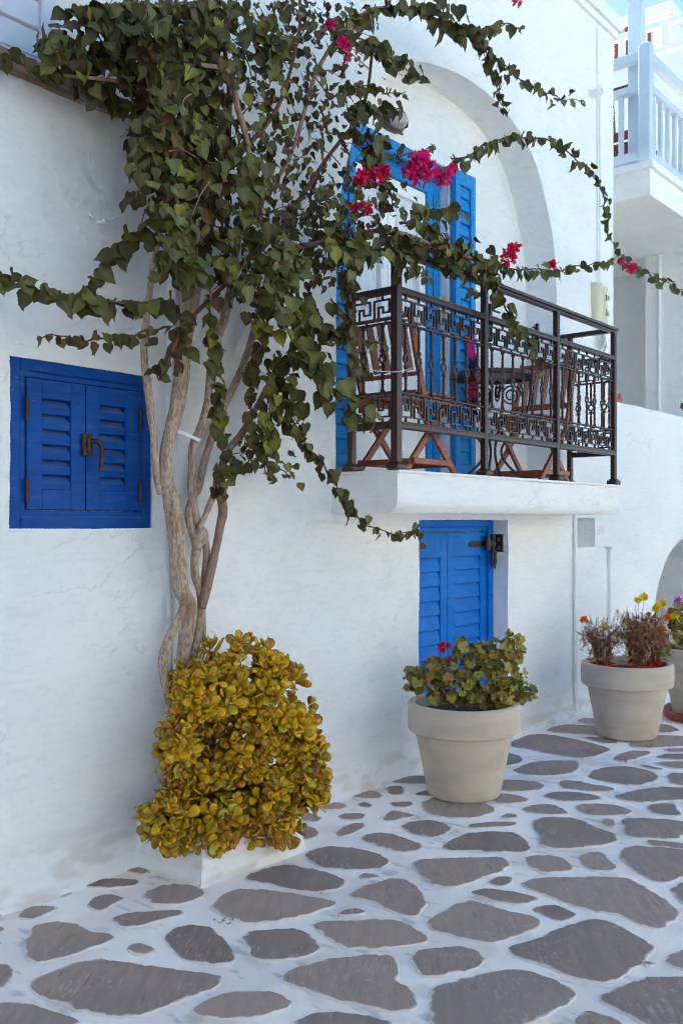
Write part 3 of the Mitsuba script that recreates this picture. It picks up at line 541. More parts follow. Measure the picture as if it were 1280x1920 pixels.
def meander(flip, pitch):
    c = np.array([(.85, 1), (.07, 1), (.07, .36), (.40, .36), (.40, .66), (.63, .66), (.63, 0), (-.15, 0), (-.15, 1)])
    if flip: c = np.stack([c[:, 0], 1 - c[:, 1]], 1)
    L = [LineString(c * [pitch, KH]), LineString([(.42 * pitch, KH if not flip else 0), (.42 * pitch, (KH + .03) if not flip else -.03)]), LineString([(.25 * pitch, 0 if not flip else KH), (.25 * pitch, -.022 if not flip else KH + .022)])]
    return unary_union([l.buffer(.0043, cap_style=2, join_style=2) for l in L])
prof = [(.0001, 0), (.014, 0), (.014, .006), (.008, .018), (.0095, .10), (.0065, .128), (.012, .132), (.012, .138), (.0065, .143), (.0085, .158), (.0001, .160)]
def baluster(h):
    half = h / 2 - .024
    p = np.array(prof); p[:, 1] *= half / .16
    lo = lathe(p, 8); hi = lo.copy(); hi.vertices = hi.vertices * [1, 1, -1] + [0, 0, h]; hi.faces = hi.faces[:, ::-1]
    ring = trimesh.creation.torus(.0205, .0068, major_sections=16, minor_sections=6); ring.apply_transform(trimesh.transformations.rotation_matrix(math.pi / 2, [1, 0, 0])); ring.vertices = ring.vertices * [1, 1, 1.15] + [0, 0, h / 2]
    ear = [tube(spline([(sx * .006, 0, h / 2 + sz * .036), (sx * .016, 0, h / 2 + sz * .042), (sx * .021, 0, h / 2 + sz * .056)], 3), [.004, .0045, .005, .004, .003, .0025, .001][:7], 5) for sx in (-1, 1) for sz in (-1, 1)]
    return cat([lo, hi, ring] + ear)
ZU0 = Z1 - .018 - .028 - KH          # lower edge of the upper meander band
ZM1 = ZU0 - .022; ZM0 = Z0 + .02 + .028 + KH + .022
BAL = mikit.ply(baluster(ZM1 - ZM0 - .016), 'iron', smooth=40)
MEU = {}
def section(a, b, nunit, axis):
    """one panel between two posts: a, b are the ends along the axis; the other coordinate is fixed"""
    L = b[axis] - a[axis]
    def bar(z, w, h, nm):
        p, q_ = list(a) + [z], list(b) + [z]
        return add(nm, railbar(p, q_, w, h), 'iron', RAIL)
    top = bar(Z1, .042, .036, 'upper_rail'); 
    bar(Z0, .042, .040, 'lower_rail'); bar(ZM1, .022, .013, 'thin_rail'); bar(ZM0, .022, .013, 'thin_rail')
    fix = a[1 - axis]
    for zz in (Z1 + .006, Z0 + .008):
        for s in (-1, 1):
            p, q_ = list(a) + [zz], list(b) + [zz]; p[1 - axis] += s * .0225; q_[1 - axis] += s * .0225
            add('rail_bead', railbar(p, q_, .004, .007), 'iron', RAIL)
    pitch = abs(L) / (nunit - .02)
    for i in range(nunit):
        o = min(a[axis], b[axis]) + (i + .10) * pitch
        for flip, zz in ((False, ZU0), (True, Z0 + .02 + .028)):
            if (flip, round(pitch, 4)) not in MEU:
                MEU[(flip, round(pitch, 4))] = mikit.ply(prism_xz(meander(flip, pitch), -.006, .006), 'iron')
            M = T().translate([o, fix, zz]) if axis == 0 else T().translate([fix, o, zz]).rotate([0, 0, 1], 90)
            add('meander', None, None, RAIL, shape=MEU[(flip, round(pitch, 4))], to_world=M)
        ob = min(a[axis], b[axis]) + (i + .52) * pitch
        M = T().translate([ob, fix, ZM0 + .007]) if axis == 0 else T().translate([fix, ob, ZM0 + .007]).rotate([0, 0, 1], 90)
        add('baluster', None, None, RAIL, shape=BAL, to_world=M)
for i in range(3):
    section((PX[i] + .022, YF), (PX[i + 1] - .022, YF), 7, 0)
section((PX[0], YF + .024), (PX[0], YB_L - .022), 2, 1)
section((PX[3], YF + .024), (PX[3], YB_R - .022), 3, 1)

# ------------------------------------------------------------------ furniture and small things on the balcony
def chair(loc, rz, label, mt='teak', slats=5):
    c = thing('folding_chair', label, 'chair', None)
    M = T().translate(loc).rotate([0, 0, 1], rz)
    def p(name, m): add(name, m, mt, c, to_world=M)
    w = .20
    for s in (-1, 1):
        p('leg', beam((.25, s * w, .0), (-.19, s * w, .44), .042, .022, up=(0, 1, 0)))
        p('leg', beam((-.25, s * (w - .026), .0), (.19, s * (w - .026), .44), .042, .022, up=(0, 1, 0)))
        p('back_post', beam((-.10, s * (w + .024), .36), (-.27, s * (w + .024), .93), .040, .022, up=(0, 1, 0)))
        p('seat_rail', box(-.22, .24, s * w - .012, s * w + .012, .425, .465, .004))
    for x in (-.21, .21):
        p('stretcher', box(x - .011, x + .011, -w + .01, w - .01, .05, .085, .003))
    p('side_stretcher', box(-.2, .2, -w - .012, -w + .008, .055, .09, .003)); p('side_stretcher', box(-.2, .2, w - .008, w + .012, .055, .09, .003))
    for k in range(6):
        x = -.20 + k * .078; p('seat_slat', box(x, x + .062, -w - .02, w + .02, .466, .482, .003))
    def bp(z): return -.10 - .17 * (z - .36) / .57
    p('back_rail', beam((bp(.58), -w - .012, .58), (bp(.58), w + .012, .58), .075, .02, up=(-.3, 0, 1)))
    p('back_rail', beam((bp(.90), -w - .012, .90), (bp(.90), w + .012, .90), .075, .02, up=(-.3, 0, 1)))
    for k in range(slats):
        y = -w + .04 + k * (2 * w - .08) / (slats - 1)
        p('back_slat', beam((bp(.6), y, .6), (bp(.88), y, .88), .061, .014, up=(0, 1, 0)))
    return c
chair((4.60, -.12, ZB), 0, 'reddish brown slatted folding chair at the left end of the balcony, facing right')
chair((6.22, -.10, ZB), 180, 'reddish brown slatted folding chair on the right of the balcony table, facing left')
TB = thing('bistro_table', 'round dark iron table with scrolled legs between the two balcony chairs', 'table')
tx, ty, tr, tz = 5.70, -.08, .30, ZB + .75
add('table_top', lathe([(.0001, tz), (tr - .01, tz), (tr, tz - .008), (tr, tz - .03), (tr - .02, tz - .034), (tr - .03, tz - .014), (.0001, tz - .014)], 40, (tx, ty, 0)), 'iron', TB, smooth=35)
for k in range(4):
    a = math.pi / 4 + k * math.pi / 2; d = np.array([math.cos(a), math.sin(a), 0])
    c0 = np.array([tx, ty, 0])
    P = [c0 + d * r + np.array([0, 0, z]) for r, z in ((.27, tz - .03), (.26, tz - .20), (.20, tz - .36), (.10, tz - .46), (.06, tz - .54), (.10, ZB + .12), (.22, ZB + .01))]
    L = add('leg', tube(spline(P, 5), .009, 6), 'black_iron', TB, smooth=True)
    th = np.linspace(0, 4.2 * math.pi, 40); rr = .075 * (1 - th / th[-1] * .75)
    sp = [c0 + d * (.13 + r_ * math.cos(t_)) + np.array([0, 0, tz - .15 + r_ * math.sin(t_)]) for t_, r_ in zip(th, rr)]
    add('scroll', tube(sp, .006, 5), 'black_iron', L, smooth=True)
for k, (u, v0, v1, dx) in enumerate(((920, 575, 640, .26), (1008, 612, 646, .16))):
    a, b = at(u, v0, YF + .03), at(u, v1, YF + .03)
    CL = thing('railing_clamp', ('black clamp with a long arm on the upper rail beside the second railing post', 'black clamp with a short arm on the upper rail in the middle railing panel')[k], 'clamp')
    add('jaw', box(a[0] - .014, a[0] + .014, YF + .024, YF + .05, b[2], a[2], .004), 'black_iron', CL)
    add('arm', tube([(a[0] - .05, YF + .04, a[2] - .01), (a[0] + .02, YF + .04, a[2] - .01), (a[0] + dx, YF + .12, a[2] + .02)], .008, 6), 'black_iron', CL, smooth=True)
    add('knob', lathe([(.0001, 0), (.014, .004), (.016, .016), (.0001, .026)], 10, (a[0], YF + .037, a[2])), 'black_iron', CL, smooth=True)
for u in (826, 835):
    a, b = at(u, 575, .29), at(u, 556, .29)
    PG = add('yellow_peg', cat([box(a[0] - .014, a[0] - .002, .283, .297, a[2] - .03, b[2], .003), box(a[0] - .014, a[0] + .006, .2835, .2965, a[2] - .06, a[2] - .028, .003)]), 'yellow_plastic')
    labels[PG] = dict(label=('left of two small yellow pegs standing behind the railing at the balcony door jamb', 'right of two small yellow pegs standing behind the railing at the balcony door jamb')[u > 830], category='peg', group='yellow pegs at the balcony door')
def cloth_strip(c0, c1, w, cols, amp, label):
    n, mm = 9, 16
    V, C, F = [], [], []
    for i in range(mm):
        t = i / (mm - 1); c = np.array(c0) * (1 - t) + np.array(c1) * t
        for j in range(n):
            s = j / (n - 1) - .5
            V.append(c + np.array([s * w * (.7 + .5 * math.sin(t * 2.5)), amp * math.sin(s * 14 + t * 4) + .02 * math.sin(t * 9), 0])); C.append(cols[min(len(cols) - 1, int(t * len(cols) + .35 * math.sin(s * 9 + t * 3)))])
    for i in range(mm - 1):
        for j in range(n - 1):
            a = i * n + j; F += [[a, a + 1, a + n + 1], [a, a + n + 1, a + n]]
    k = add('beach_towel', trimesh.Trimesh(V, F, process=False), 'cloth', smooth=True, color=np.array(C)); labels[k] = dict(label=label, category='towel')
a = at(886, 612, .17); b = at(889, 778, .17)
cloth_strip(a, b, .075, [(.55, .02, .22), (.6, .03, .25), (.02, .02, .10), (.62, .02, .05), (.6, .03, .12), (.02, .02, .09)], .018, 'pink, red and navy towel hanging behind the balcony table')
a = at(725, 244, .27)
LM = thing('wall_lamp', 'oval bulkhead lamp with a brown rim above the balcony door', 'lamp')
def oval(rx, rz, y, n=28): return [(rx * math.copysign(abs(math.cos(t)) ** .8, math.cos(t)), y, rz * math.copysign(abs(math.sin(t)) ** .8, math.sin(t))) for t in np.arange(n) * 2 * math.pi / n]
A0 = np.array([4.955, .27, 4.255])
add('housing', tm(m3.Manifold.hull_points(np.array(oval(.13, .078, .01) + oval(.13, .078, -.035) + oval(.118, .065, -.05)) + A0)), 'lamp_metal', LM, smooth=40)
add('glass', tm(m3.Manifold.hull_points(np.array(oval(.112, .06, -.045) + oval(.10, .054, -.075) + oval(.075, .035, -.10)) + A0)), 'lamp_glass', LM, smooth=50)
add('hood', tm(m3.Manifold.hull_points(np.array([(x, y, z) for x, y, z in oval(.135, .083, -.02) + oval(.135, .083, -.062) if x > .02 and z > -.03]) + A0) - m3.Manifold.hull_points(np.array([(x * .93, y * 1.3 - .01, z * .92) for x, y, z in oval(.135, .083, -.0) + oval(.135, .083, -.07)]) + A0)), 'lamp_metal', LM, smooth=30)
# meter box with its numbers and loose wires
MB = thing('cable_box', 'cream plastic cable box with the numbers 19 and 36 on the wall beside the balcony', 'box')
mx, mz0, mz1 = at(1119, 560, 0)[0], at(1119, 606, 0)[2], at(1119, 535, 0)[2]
for i, (dx, r) in enumerate(((-.058, .064), (.056, .060))):
    pts = [(dx + r * math.cos(t), -.02 - r * .75 * math.sin(t)) for t in np.linspace(0, math.pi, 13)] + [(dx - r, .0), (dx + r, .0)]
    P = Polygon(pts).convex_hull; m = trimesh.creation.extrude_polygon(P, mz1 - mz0 - .012 * i, engine='earcut'); m.apply_translation([mx, 0, mz0])
    add('cover', m, 'beige_plastic', MB, smooth=35)
for txt, zz in (('19', 3.50), ('36', 3.37)):
    m = meshkit.text_mesh(txt, .048, .003); m.vertices -= m.bounds.mean(0)
    m.apply_transform(trimesh.transformations.rotation_matrix(math.pi / 2, [1, 0, 0])); m.apply_translation([mx + .062, -.0665, mz0 + (zz - 3.28) * 1.0])
    add('number', m, 'ink', MB)
for k in range(6):
    x0 = mx - .07 + .022 * k
    add('wire', tube(spline([(x0, -.03, mz0), (x0 + .005, -.035, mz0 - .12), (x0 + .03 + .008 * k, -.04, mz0 - .26 + .03 * (k % 3)), (x0 + .07, -.03, mz0 - .14), (x0 + .06, -.03, mz0)], 5), .0035, 5), 'cable', MB, smooth=True)

# ------------------------------------------------------------------ the alley beyond: low wall with arch, balcony house, far house
TW = thing('terrace_wall', 'low white terrace wall with a round arch at the right edge, behind the pots', 'wall')
th = np.linspace(math.pi, 0, 25)
ap = [(9.92 - 1.0, -.2)] + [(9.92 + 1.0 * math.cos(t), .55 + .88 * math.sin(t)) for t in th] + [(9.92 + 1.0, -.2)]
tw = mbox(XR - .0, 13.5, .03, .45, -.1, 2.67) - cut_xz(ap, -.2, .6)
add('wall', roughen(tm(tw.refine_to_length(.08)), .009, 2, .003, 14, 51, flare=.04), 'plaster', TW, smooth=48)
tn = cut_xz([(8.7, -.05), (11.2, -.05), (11.2, 1.7), (8.7, 1.7)], .451, 1.9) - cut_xz(ap, .3, 1.6)
add('vault', tm(tn), 'plaster_smooth', TW, smooth=30)
add('shelf', box(8.95, 10.9, 1.2, 1.6, .78, .84, .01), 'plaster_smooth', TW)
fp = at(1163, 748, .1)
FN = add('wooden_finial', lathe([(.0001, 0), (.032, 0), (.032, .015), (.018, .025), (.030, .045), (.034, .065), (.024, .085), (.028, .10), (.020, .118), (.0001, .122)], 14, (fp[0], .12, 2.655)), 'teak', smooth=40)
labels[FN] = dict(label='small turned brown wooden finial on top of the low terrace wall', category='finial')

BH = thing('balcony_house', 'white house down the alley with a jutting balcony and pale blue timber rails', 'house')
bx, by = 8.62, -.05
bz0, bz1 = 4.67, 4.99
sb = m3.Manifold.cube([5, 4.0, bz1 - bz0 - .06]).translate([bx, by, bz0]) + m3.Manifold.cube([5.05, 4.05, .07]).translate([bx - .04, by - .04, bz1 - .07])
BS = add('balcony_slab', roughen(tm(sb.refine_to_length(.12)), .006, 2, .002, 12, 61), 'plaster', BH, smooth=45)
add('wall', roughen(tm((mbox(10.62, 15, .12, .79, 0, 4.67) + mbox(11.3, 15, .7, 4.5, 0, 4.67) + mbox(7.96, 11.5, 3.3, 3.9, 0, 4.67)).refine_to_length(.12)), .008, 2, .002, 12, 63), 'plaster', BH, smooth=45)
add('wall_pipe', tube([(10.60, .62, 2.2), (10.60, .62, 4.66)], .022, 8), 'plaster_smooth', BH, smooth=True)
def rail_side(a, b, name_parent, mt, zb, zt, nb, w=.075, first=True):
    a, b = np.array(a, float), np.array(b, float); d = b - a
    for z, h in ((zt, .09), (zt - .13, .05) if False else (zt - .30, .07), (zb + .09, .09)):
        add('rail', beam((a[0], a[1], z), (b[0], b[1], z), w, h, up=(0, 0, 1)), mt, name_parent)
    for k in range(nb):
        t = (k + .7) / nb; p = a + d * t
        add('baluster', box(p[0] - .022, p[0] + .022, p[1] - .022, p[1] + .022, zb + .13, zt - .33, .003), mt, name_parent)
TR = thing('timber_railing', 'pale blue timber railing with square balusters on the jutting balcony', 'railing')
cx0, cy0 = bx + .06, by + .06
zt = bz1 + 1.04
rail_side((cx0, cy0 + .04), (cx0, 3.0), TR, 'pale_blue', bz1, zt, 10)
rail_side((cx0 + .04, cy0), (13.2, cy0), TR, 'pale_blue', bz1, zt, 24)
add('corner_post', box(cx0 - .055, cx0 + .055, cy0 - .055, cy0 + .055, bz1 + .02, zt + .10, .008), 'pale_blue', TR)
add('post', box(11.4, 11.5, cy0 - .05, cy0 + .05, bz1 + .02, zt + .05, .008), 'pale_blue', TR)
PG_ = thing('pergola', 'pale blue timber pergola post and beam standing on the jutting balcony', 'pergola')
pc = atx(1193, 80, cx0 + .15)
add('post', box(pc[0] - .06, pc[0] + .06, pc[1] - .065, pc[1] + .065, bz1, 6.86, .006), 'pale_blue', PG_)
add('beam', box(pc[0] - .07, pc[0] + .07, by - .2, 4, 6.86, 7.02, .006), 'pale_blue', PG_)
def far_chair(loc, rz, label):
    c = thing('slatted_chair', label, 'chair'); M = T().translate(loc).rotate([0, 0, 1], rz)
    for x in (-.2, .2):
        for y in (-.2, .2):
            add('leg', box(x - .02, x + .02, y - .02, y + .02, 0, .44), 'dark_red_wood', c, to_world=M)
    add('seat', box(-.24, .24, -.24, .24, .44, .48, .005), 'dark_red_wood', c, to_world=M)
    add('apron', box(-.22, .22, -.22, .22, .30, .44, .005), 'dark_red_wood', c, to_world=M)
    for y in (-.22, .22): add('back_post', beam((-.22, y, .44), (-.30, y, 1.02), .04, .03, up=(0, 1, 0)), 'dark_red_wood', c, to_world=M)
    for z in (.55, .99): add('back_rail', box(-.31 + .12 * (1 - z), -.27 + .12 * (1 - z), -.24, .24, z - .04, z + .04), 'dark_red_wood', c, to_world=M)
    for y in (-.14, -.045, .045, .14): add('back_slat', beam((-.235, y, .56), (-.292, y, .97), .055, .015, up=(0, 1, 0)), 'dark_red_wood', c, to_world=M)
fcp = atx(1158, 230, cx0 + .5)
far_chair((cx0 + .75, fcp[1], bz1), 0, 'dark red slatted chair behind the pale blue timber railing')
UH = thing('far_house', 'far white house with a parapet and red brown louvred shutters beyond the jutting balcony', 'house')
fx = 17.0
def yz(u, v, X): p = atx(u, v, X); return p[1], p[2]
yA, zA = yz(1290, 88, fx); yB, zB = yz(1100, 110, fx)
zw = zA
add('wall', box(fx, fx + 6, yA - 3, yB + 4, 0, zw, .02), 'plaster_smooth', UH)
y1_, z1_ = yz(1256, 0, fx + 2.0)
add('upper_block', cat([box(fx + 2.0, fx + 6, y1_, yB + 6, zw - .5, z1_ - .25, .02), box(fx + 1.96, fx + 6.1, y1_ - .05, yB + 6, z1_ - .25, z1_, .03)]), 'plaster_smooth', UH)
for u0, u1 in ((1152, 1165), (1171, 1180), (1211, 1219)):
    ya, za = yz(u0, 52, fx + 1.97); yb2, zb2 = yz(u1, 96, fx + 1.97)
    SHT = add('shutter', box(fx + 1.95, fx + 1.998, min(ya, yb2), max(ya, yb2), zw + .02, za, .005), 'teak', UH)
    if u0 < 1170:
        for k in range(7):
            zz = zw + .1 + k * (za - zw - .2) / 7
            add('slat', box(fx + 1.93, fx + 1.955, min(ya, yb2) + .03, max(ya, yb2) - .03, zz, zz + .09, .004), 'teak', SHT)
WR = thing('white_railing', 'white railing on the terrace of the far house', 'railing')
ztop = yz(1270, 32, fx)[1]
for z, h in ((ztop, .12), (zw + .12, .1)):
    add('rail', box(fx - .02, fx + .08, yA - 3, yB + 3, z - h / 2, z + h / 2, .01), 'white_paint', WR)
n_ = int((yB + 3 - yA + 3) / .42)
for k in range(n_):
    y = yA - 3 + k * .42
    add('baluster', box(fx, fx + .06, y, y + .13, zw + .17, ztop - .06, .006), 'white_paint', WR)

# the sunlit row of houses across the alley, behind the photographer
OH = thing('opposite_house', 'sunlit white house across the alley, behind the photographer', 'house')
ow = mbox(-10, 17, -12.5, -8.2, -.1, 3.8) + mbox(-10.05, 17.05, -12.5, -8.12, 3.7, 3.82) - mbox(1.2, 2.2, -8.5, -8, -.2, 2.1) - mbox(5.4, 6.3, -8.5, -8, 1.0, 2.2) - mbox(9.0, 10.0, -8.5, -8, -.2, 2.1) - mbox(-3.2, -2.2, -8.5, -8, 1.0, 2.2)
add('wall', tm(ow), 'plaster', OH)
for x0, x1, z0, z1 in ((1.2, 2.2, -.05, 2.1), (5.4, 6.3, 1.0, 2.2), (9.0, 10.0, -.05, 2.1), (-3.2, -2.2, 1.0, 2.2)):
    xm_ = .5 * (x0 + x1)
    for a, b in ((x0, xm_ - .003), (xm_ + .003, x1)):
        add('shutter', leaf_frame(a, b, -8.42, -8.36, z0, z1, .08), 'blue_paint', OH); add('shutter_panel', box(a + .07, b - .07, -8.42, -8.38, z0 + .07, z1 - .07), 'blue_paint', OH)

EH = thing('corner_house', 'tall white house closing the alley on the left, outside the picture', 'house')
ew = mbox(-9, -3.2, -8.1, 1.5, -.1, 6.4) - mbox(-3.5, -3, -5.2, -4.2, -.2, 2.1) - mbox(-3.5, -3, -2.6, -1.7, 3.4, 4.7)
add('wall', tm(ew), 'plaster', EH)
add('door', box(-3.46, -3.40, -5.2, -4.2, -.05, 2.1, .01), 'blue_paint', EH); add('shutter', box(-3.46, -3.40, -2.6, -1.7, 3.4, 4.7, .01), 'blue_paint', EH)

# ------------------------------------------------------------------ planter and jade plant
PLT = thing('planter', 'whitewashed masonry planter corner at the foot of the wall, under the jade plant', 'planter')
pp = m3.CrossSection([np.array([(2.74, .12), (2.77, -.345), (3.36, -.395), (3.44, .02), (3.44, .12)])], m3.FillRule.Positive).extrude(.25).translate([0, 0, -.06])
if pp.is_empty(): pp = m3.CrossSection([np.array([(2.74, .12), (2.77, -.345), (3.36, -.395), (3.44, .02), (3.44, .12)])[::-1]], m3.FillRule.Positive).extrude(.25).translate([0, 0, -.06])
pm = tm(pp.refine_to_length(.035)); v = pm.vertices
v[:, 1] -= np.where(v[:, 1] < -.2, .04 * np.exp(-np.maximum(v[:, 2], 0) / .05), 0); v[:, 0] -= np.where((v[:, 0] < 2.85), .05 * np.exp(-np.maximum(v[:, 2], 0) / .06), 0)
pm.vertices = v
add('kerb', roughen(pm, .008, 4, .003, 16, 71), 'plaster', PLT, smooth=50)
add('soil', box(2.82, 3.34, -.30, .06, .15, .196, .01), 'soil', PLT)

def orient(pos, tip, nrm, s):
    tip = tip / (np.linalg.norm(tip) + 1e-9); nrm = nrm - tip * (nrm @ tip)
    if np.linalg.norm(nrm) < 1e-4: nrm = np.cross(tip, [1, .3, .2])
    nrm = nrm / np.linalg.norm(nrm); y = np.cross(nrm, tip)
    M = np.eye(4); M[:3, 0], M[:3, 1], M[:3, 2], M[:3, 3] = tip * s, y * s, nrm * s, pos
    return M
def scatter(parent, variants, placed, bsdf, nparts, pname, sname, slabel, score):
    """variants: list of (mesh, colours); placed: list of (variant, matrix). The best-shown ones become parts, the rest one mesh."""
    idx = np.argsort([-s for s in score]); shapes = {}
    for i in idx[:nparts]:
        k, M = placed[i]
        if k not in shapes: shapes[k] = mikit.ply(variants[k][0], bsdf, smooth=True, color=variants[k][1])
        add(pname, None, None, parent, shape=shapes[k], to_world=T(M))
    V, F, C, off = [], [], [], 0
    for i in idx[nparts:]:
        k, M = placed[i]; m, c = variants[k]
        V.append(m.vertices @ M[:3, :3].T + M[:3, 3]); F.append(m.faces + off); C.append(c); off += len(m.vertices)
    if V: add(sname, trimesh.Trimesh(np.vstack(V), np.vstack(F), process=False), bsdf, parent, smooth=True, color=np.vstack(C), kind='stuff', label=slabel)

def jade_leaf(r):
    n = 10; t = np.arange(n) / n * 2 * math.pi
    # obovate outline along +x from 0 to 1
    x = .52 - .48 * np.cos(t); y = .36 * np.sin(t) * (.45 + .75 * x)
    curl = .10 + .10 * r.random()
    z = lambda x_: curl * (x_ ** 2) * 1.0
    top = np.stack([.52 + (x - .52) * .62, y * .62, z(.52 + (x - .52) * .62) + .055], 1)
    rim = np.stack([x, y, z(x)], 1)
    bot = np.stack([.52 + (x - .52) * .6, y * .6, z(.52 + (x - .52) * .6) - .07], 1)
    V = np.vstack([rim, top, bot, [[.55, 0, z(.55) + .062]], [[.55, 0, z(.55) - .085]]]); F = []
    for k in range(n):
        b = (k + 1) % n
        F += [[k, b, n + b], [k, n + b, n + k], [n + k, n + b, 3 * n], [b, k, 2 * n + k], [b, 2 * n + k, 2 * n + b], [2 * n + b, 2 * n + k, 3 * n + 1]]
    return trimesh.Trimesh(V, F, process=False), n
jv = []
for i in range(16):
    m, n = jade_leaf(RND)
    a = RND.random()
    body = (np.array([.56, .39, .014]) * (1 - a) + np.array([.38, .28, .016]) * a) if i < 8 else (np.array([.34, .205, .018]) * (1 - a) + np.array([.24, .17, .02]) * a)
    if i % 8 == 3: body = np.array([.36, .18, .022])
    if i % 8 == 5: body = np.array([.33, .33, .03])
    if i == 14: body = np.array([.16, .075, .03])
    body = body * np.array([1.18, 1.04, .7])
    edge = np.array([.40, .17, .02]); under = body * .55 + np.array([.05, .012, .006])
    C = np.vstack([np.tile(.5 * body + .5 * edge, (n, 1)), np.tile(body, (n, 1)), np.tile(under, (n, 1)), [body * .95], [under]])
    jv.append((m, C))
JADE = thing('jade_plant', 'bushy yellow green jade plant with fleshy round leaves in the white planter', 'plant')
JE = [(450, 1258, 88, 62), (390, 1300, 70, 62), (525, 1330, 75, 80), (400, 1405, 88, 68), (480, 1400, 90, 62), (560, 1440, 45, 75), (450, 1480, 140, 85), (365, 1530, 92, 62), (500, 1535, 72, 62), (430, 1560, 70, 45), (310, 1535, 35, 38), (362, 1300, 28, 42), (335, 1405, 34, 50), (590, 1470, 20, 40), (505, 1262, 50, 40)]
px2m = 4.38 / FPX
def e2w(u, v): return att(u, v, 4.38 - .28 * max(0, min(1, (430 - u) / 110)))
els = []
for u, v_, ru, rv in JE:
    c = e2w(u, v_); els.append((c, ru * px2m, rv * px2m))
axr, axf = RGT, FWD
ros = []
for (c, ru, rv) in els:
    n = int(560 * (ru * rv + .5 * (ru + rv) * .2) * 1.55) + 4
    for _ in range(n):
        d = rng.normal(size=3); d /= np.linalg.norm(d)
        rr = 1.0 + .10 * (rng.random() - .4) if rng.random() < .8 else .75
        dp = .8 * min(ru, rv) + .04
        p = c + rr * (d[0] * ru * axr + d[1] * dp * axf + np.array([0, 0, d[2] * rv]))
        if p[1] > -.035 or p[2] < .10: continue
        if d @ np.array([axf[0], axf[1], 0]) * 1.0 > .75 and rng.random() < .7: continue
        inside = False
        for c2, ru2, rv2 in els:
            q_ = p - c2; e = ((q_ @ axr) / ru2) ** 2 + ((q_ @ axf) / (.8 * min(ru2, rv2) + .04)) ** 2 + (q_[2] / rv2) ** 2
            if e < .45: inside = True
        if inside and rng.random() < .85: continue
        gap = att(418, 1335, 4.38) - p
        if abs(gap @ axr) < .06 and abs(gap[2]) < .035 and (p - CAM) @ FWD < 4.42: continue
        ax = d[0] * axr / ru * .1 + d[1] * axf + np.array([0, 0, d[2] * .9 + .45]) - .25 * FWD
        ros.append((p, ax / np.linalg.norm(ax)))
placed, score = [], []
for p, ax in ros:
    s0 = .042 + .044 * rng.random() ** 1.2
    a = np.cross(ax, [.3, .5, .8]); a /= np.linalg.norm(a); b = np.cross(ax, a)
    ph = rng.random() * 6.28; nl = int(rng.integers(6, 10))
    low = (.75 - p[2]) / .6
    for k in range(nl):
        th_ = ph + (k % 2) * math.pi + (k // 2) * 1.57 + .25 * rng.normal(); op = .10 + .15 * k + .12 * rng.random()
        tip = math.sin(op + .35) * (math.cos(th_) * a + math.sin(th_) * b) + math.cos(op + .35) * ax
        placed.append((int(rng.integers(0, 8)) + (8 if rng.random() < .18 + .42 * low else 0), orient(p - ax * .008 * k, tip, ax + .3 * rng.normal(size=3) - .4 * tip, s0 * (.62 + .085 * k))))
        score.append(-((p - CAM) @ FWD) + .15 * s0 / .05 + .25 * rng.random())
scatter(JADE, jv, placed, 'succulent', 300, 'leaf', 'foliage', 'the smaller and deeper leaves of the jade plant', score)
base = np.array([3.08, -.14, .17])
for i, (u, v_) in enumerate(((400, 1290), (440, 1300), (380, 1330), (470, 1310), (530, 1330), (560, 1420), (340, 1420), (470, 1420), (400, 1430), (330, 1530), (510, 1520), (440, 1520), (560, 1470), (365, 1500))):
    e = att(u, v_, 4.40 + .05 * math.sin(i * 2.2)); b0 = base + np.array([.10 * math.sin(i * 1.7), .05 * math.cos(i * 2.1), 0]); mid = .5 * (b0 + e) + np.array([.03 * math.sin(i), .02, .05])
    add('stem', tube(*spline([b0, mid, e], 6, [.026, .020, .011]), 8, rough=.12, seed=i), 'bark_red', JADE, smooth=True)

# ------------------------------------------------------------------ pots
def pot_profile(R, H):
    r0 = R * .645; rl = R * .86
    return [(.0001, .0), (r0 - .015, .0), (r0, .012), (rl, H - .175), (rl + .004, H - .17), (R - .012, H - .165), (R - .003, H - .155), (R, H - .03), (R - .004, H - .008), (R - .014, H), (R - .034, H), (R - .044, H - .01), (R - .06, H - .10), (.0001, H - .10)]
def pot(loc, R, H, label):
    k = thing('clay_pot', label, 'flower pot')
    prof_ = pot_profile(R, H)
    add('bowl', lathe(prof_, 64, loc), 'pot_clay', k, smooth=32)
    sz = H - .07
    g = lathe([(.0001, sz + .012), (R * .4, sz + .006), (R * .7, sz + .002), (R - .05, sz)], 32, loc); g.vertices[:, 2] += .02 * (meshkit.fbm(g.vertices * 20, 3, 2) - .5); g.faces = g.faces[:, ::-1]
    add('soil', g, 'soil', k, smooth=True)
    return k
P1, P2, P3 = np.array([4.635, -.515, 0.004]), np.array([6.66, -.65, .004]), np.array([7.62, -.86, .004])
pot(P1, .327, .54, 'large grey cream clay pot holding the geranium in front of the low blue door')
pot(P2, .333, .545, 'large grey cream clay pot holding small red pots of dried marigolds')
pot(P3 + [0, 0, .045], .33, .53, 'clay pot standing in a red saucer at the right edge')
SA = add('saucer', lathe([(.0001, .0), (.27, 0), (.31, .06), (.30, .065), (.265, .015), (.0001, .012)], 40, P3 + [0, 0, .002]), 'terracotta', smooth=35)
labels[SA] = dict(label='red clay saucer under the rightmost pot', category='saucer')

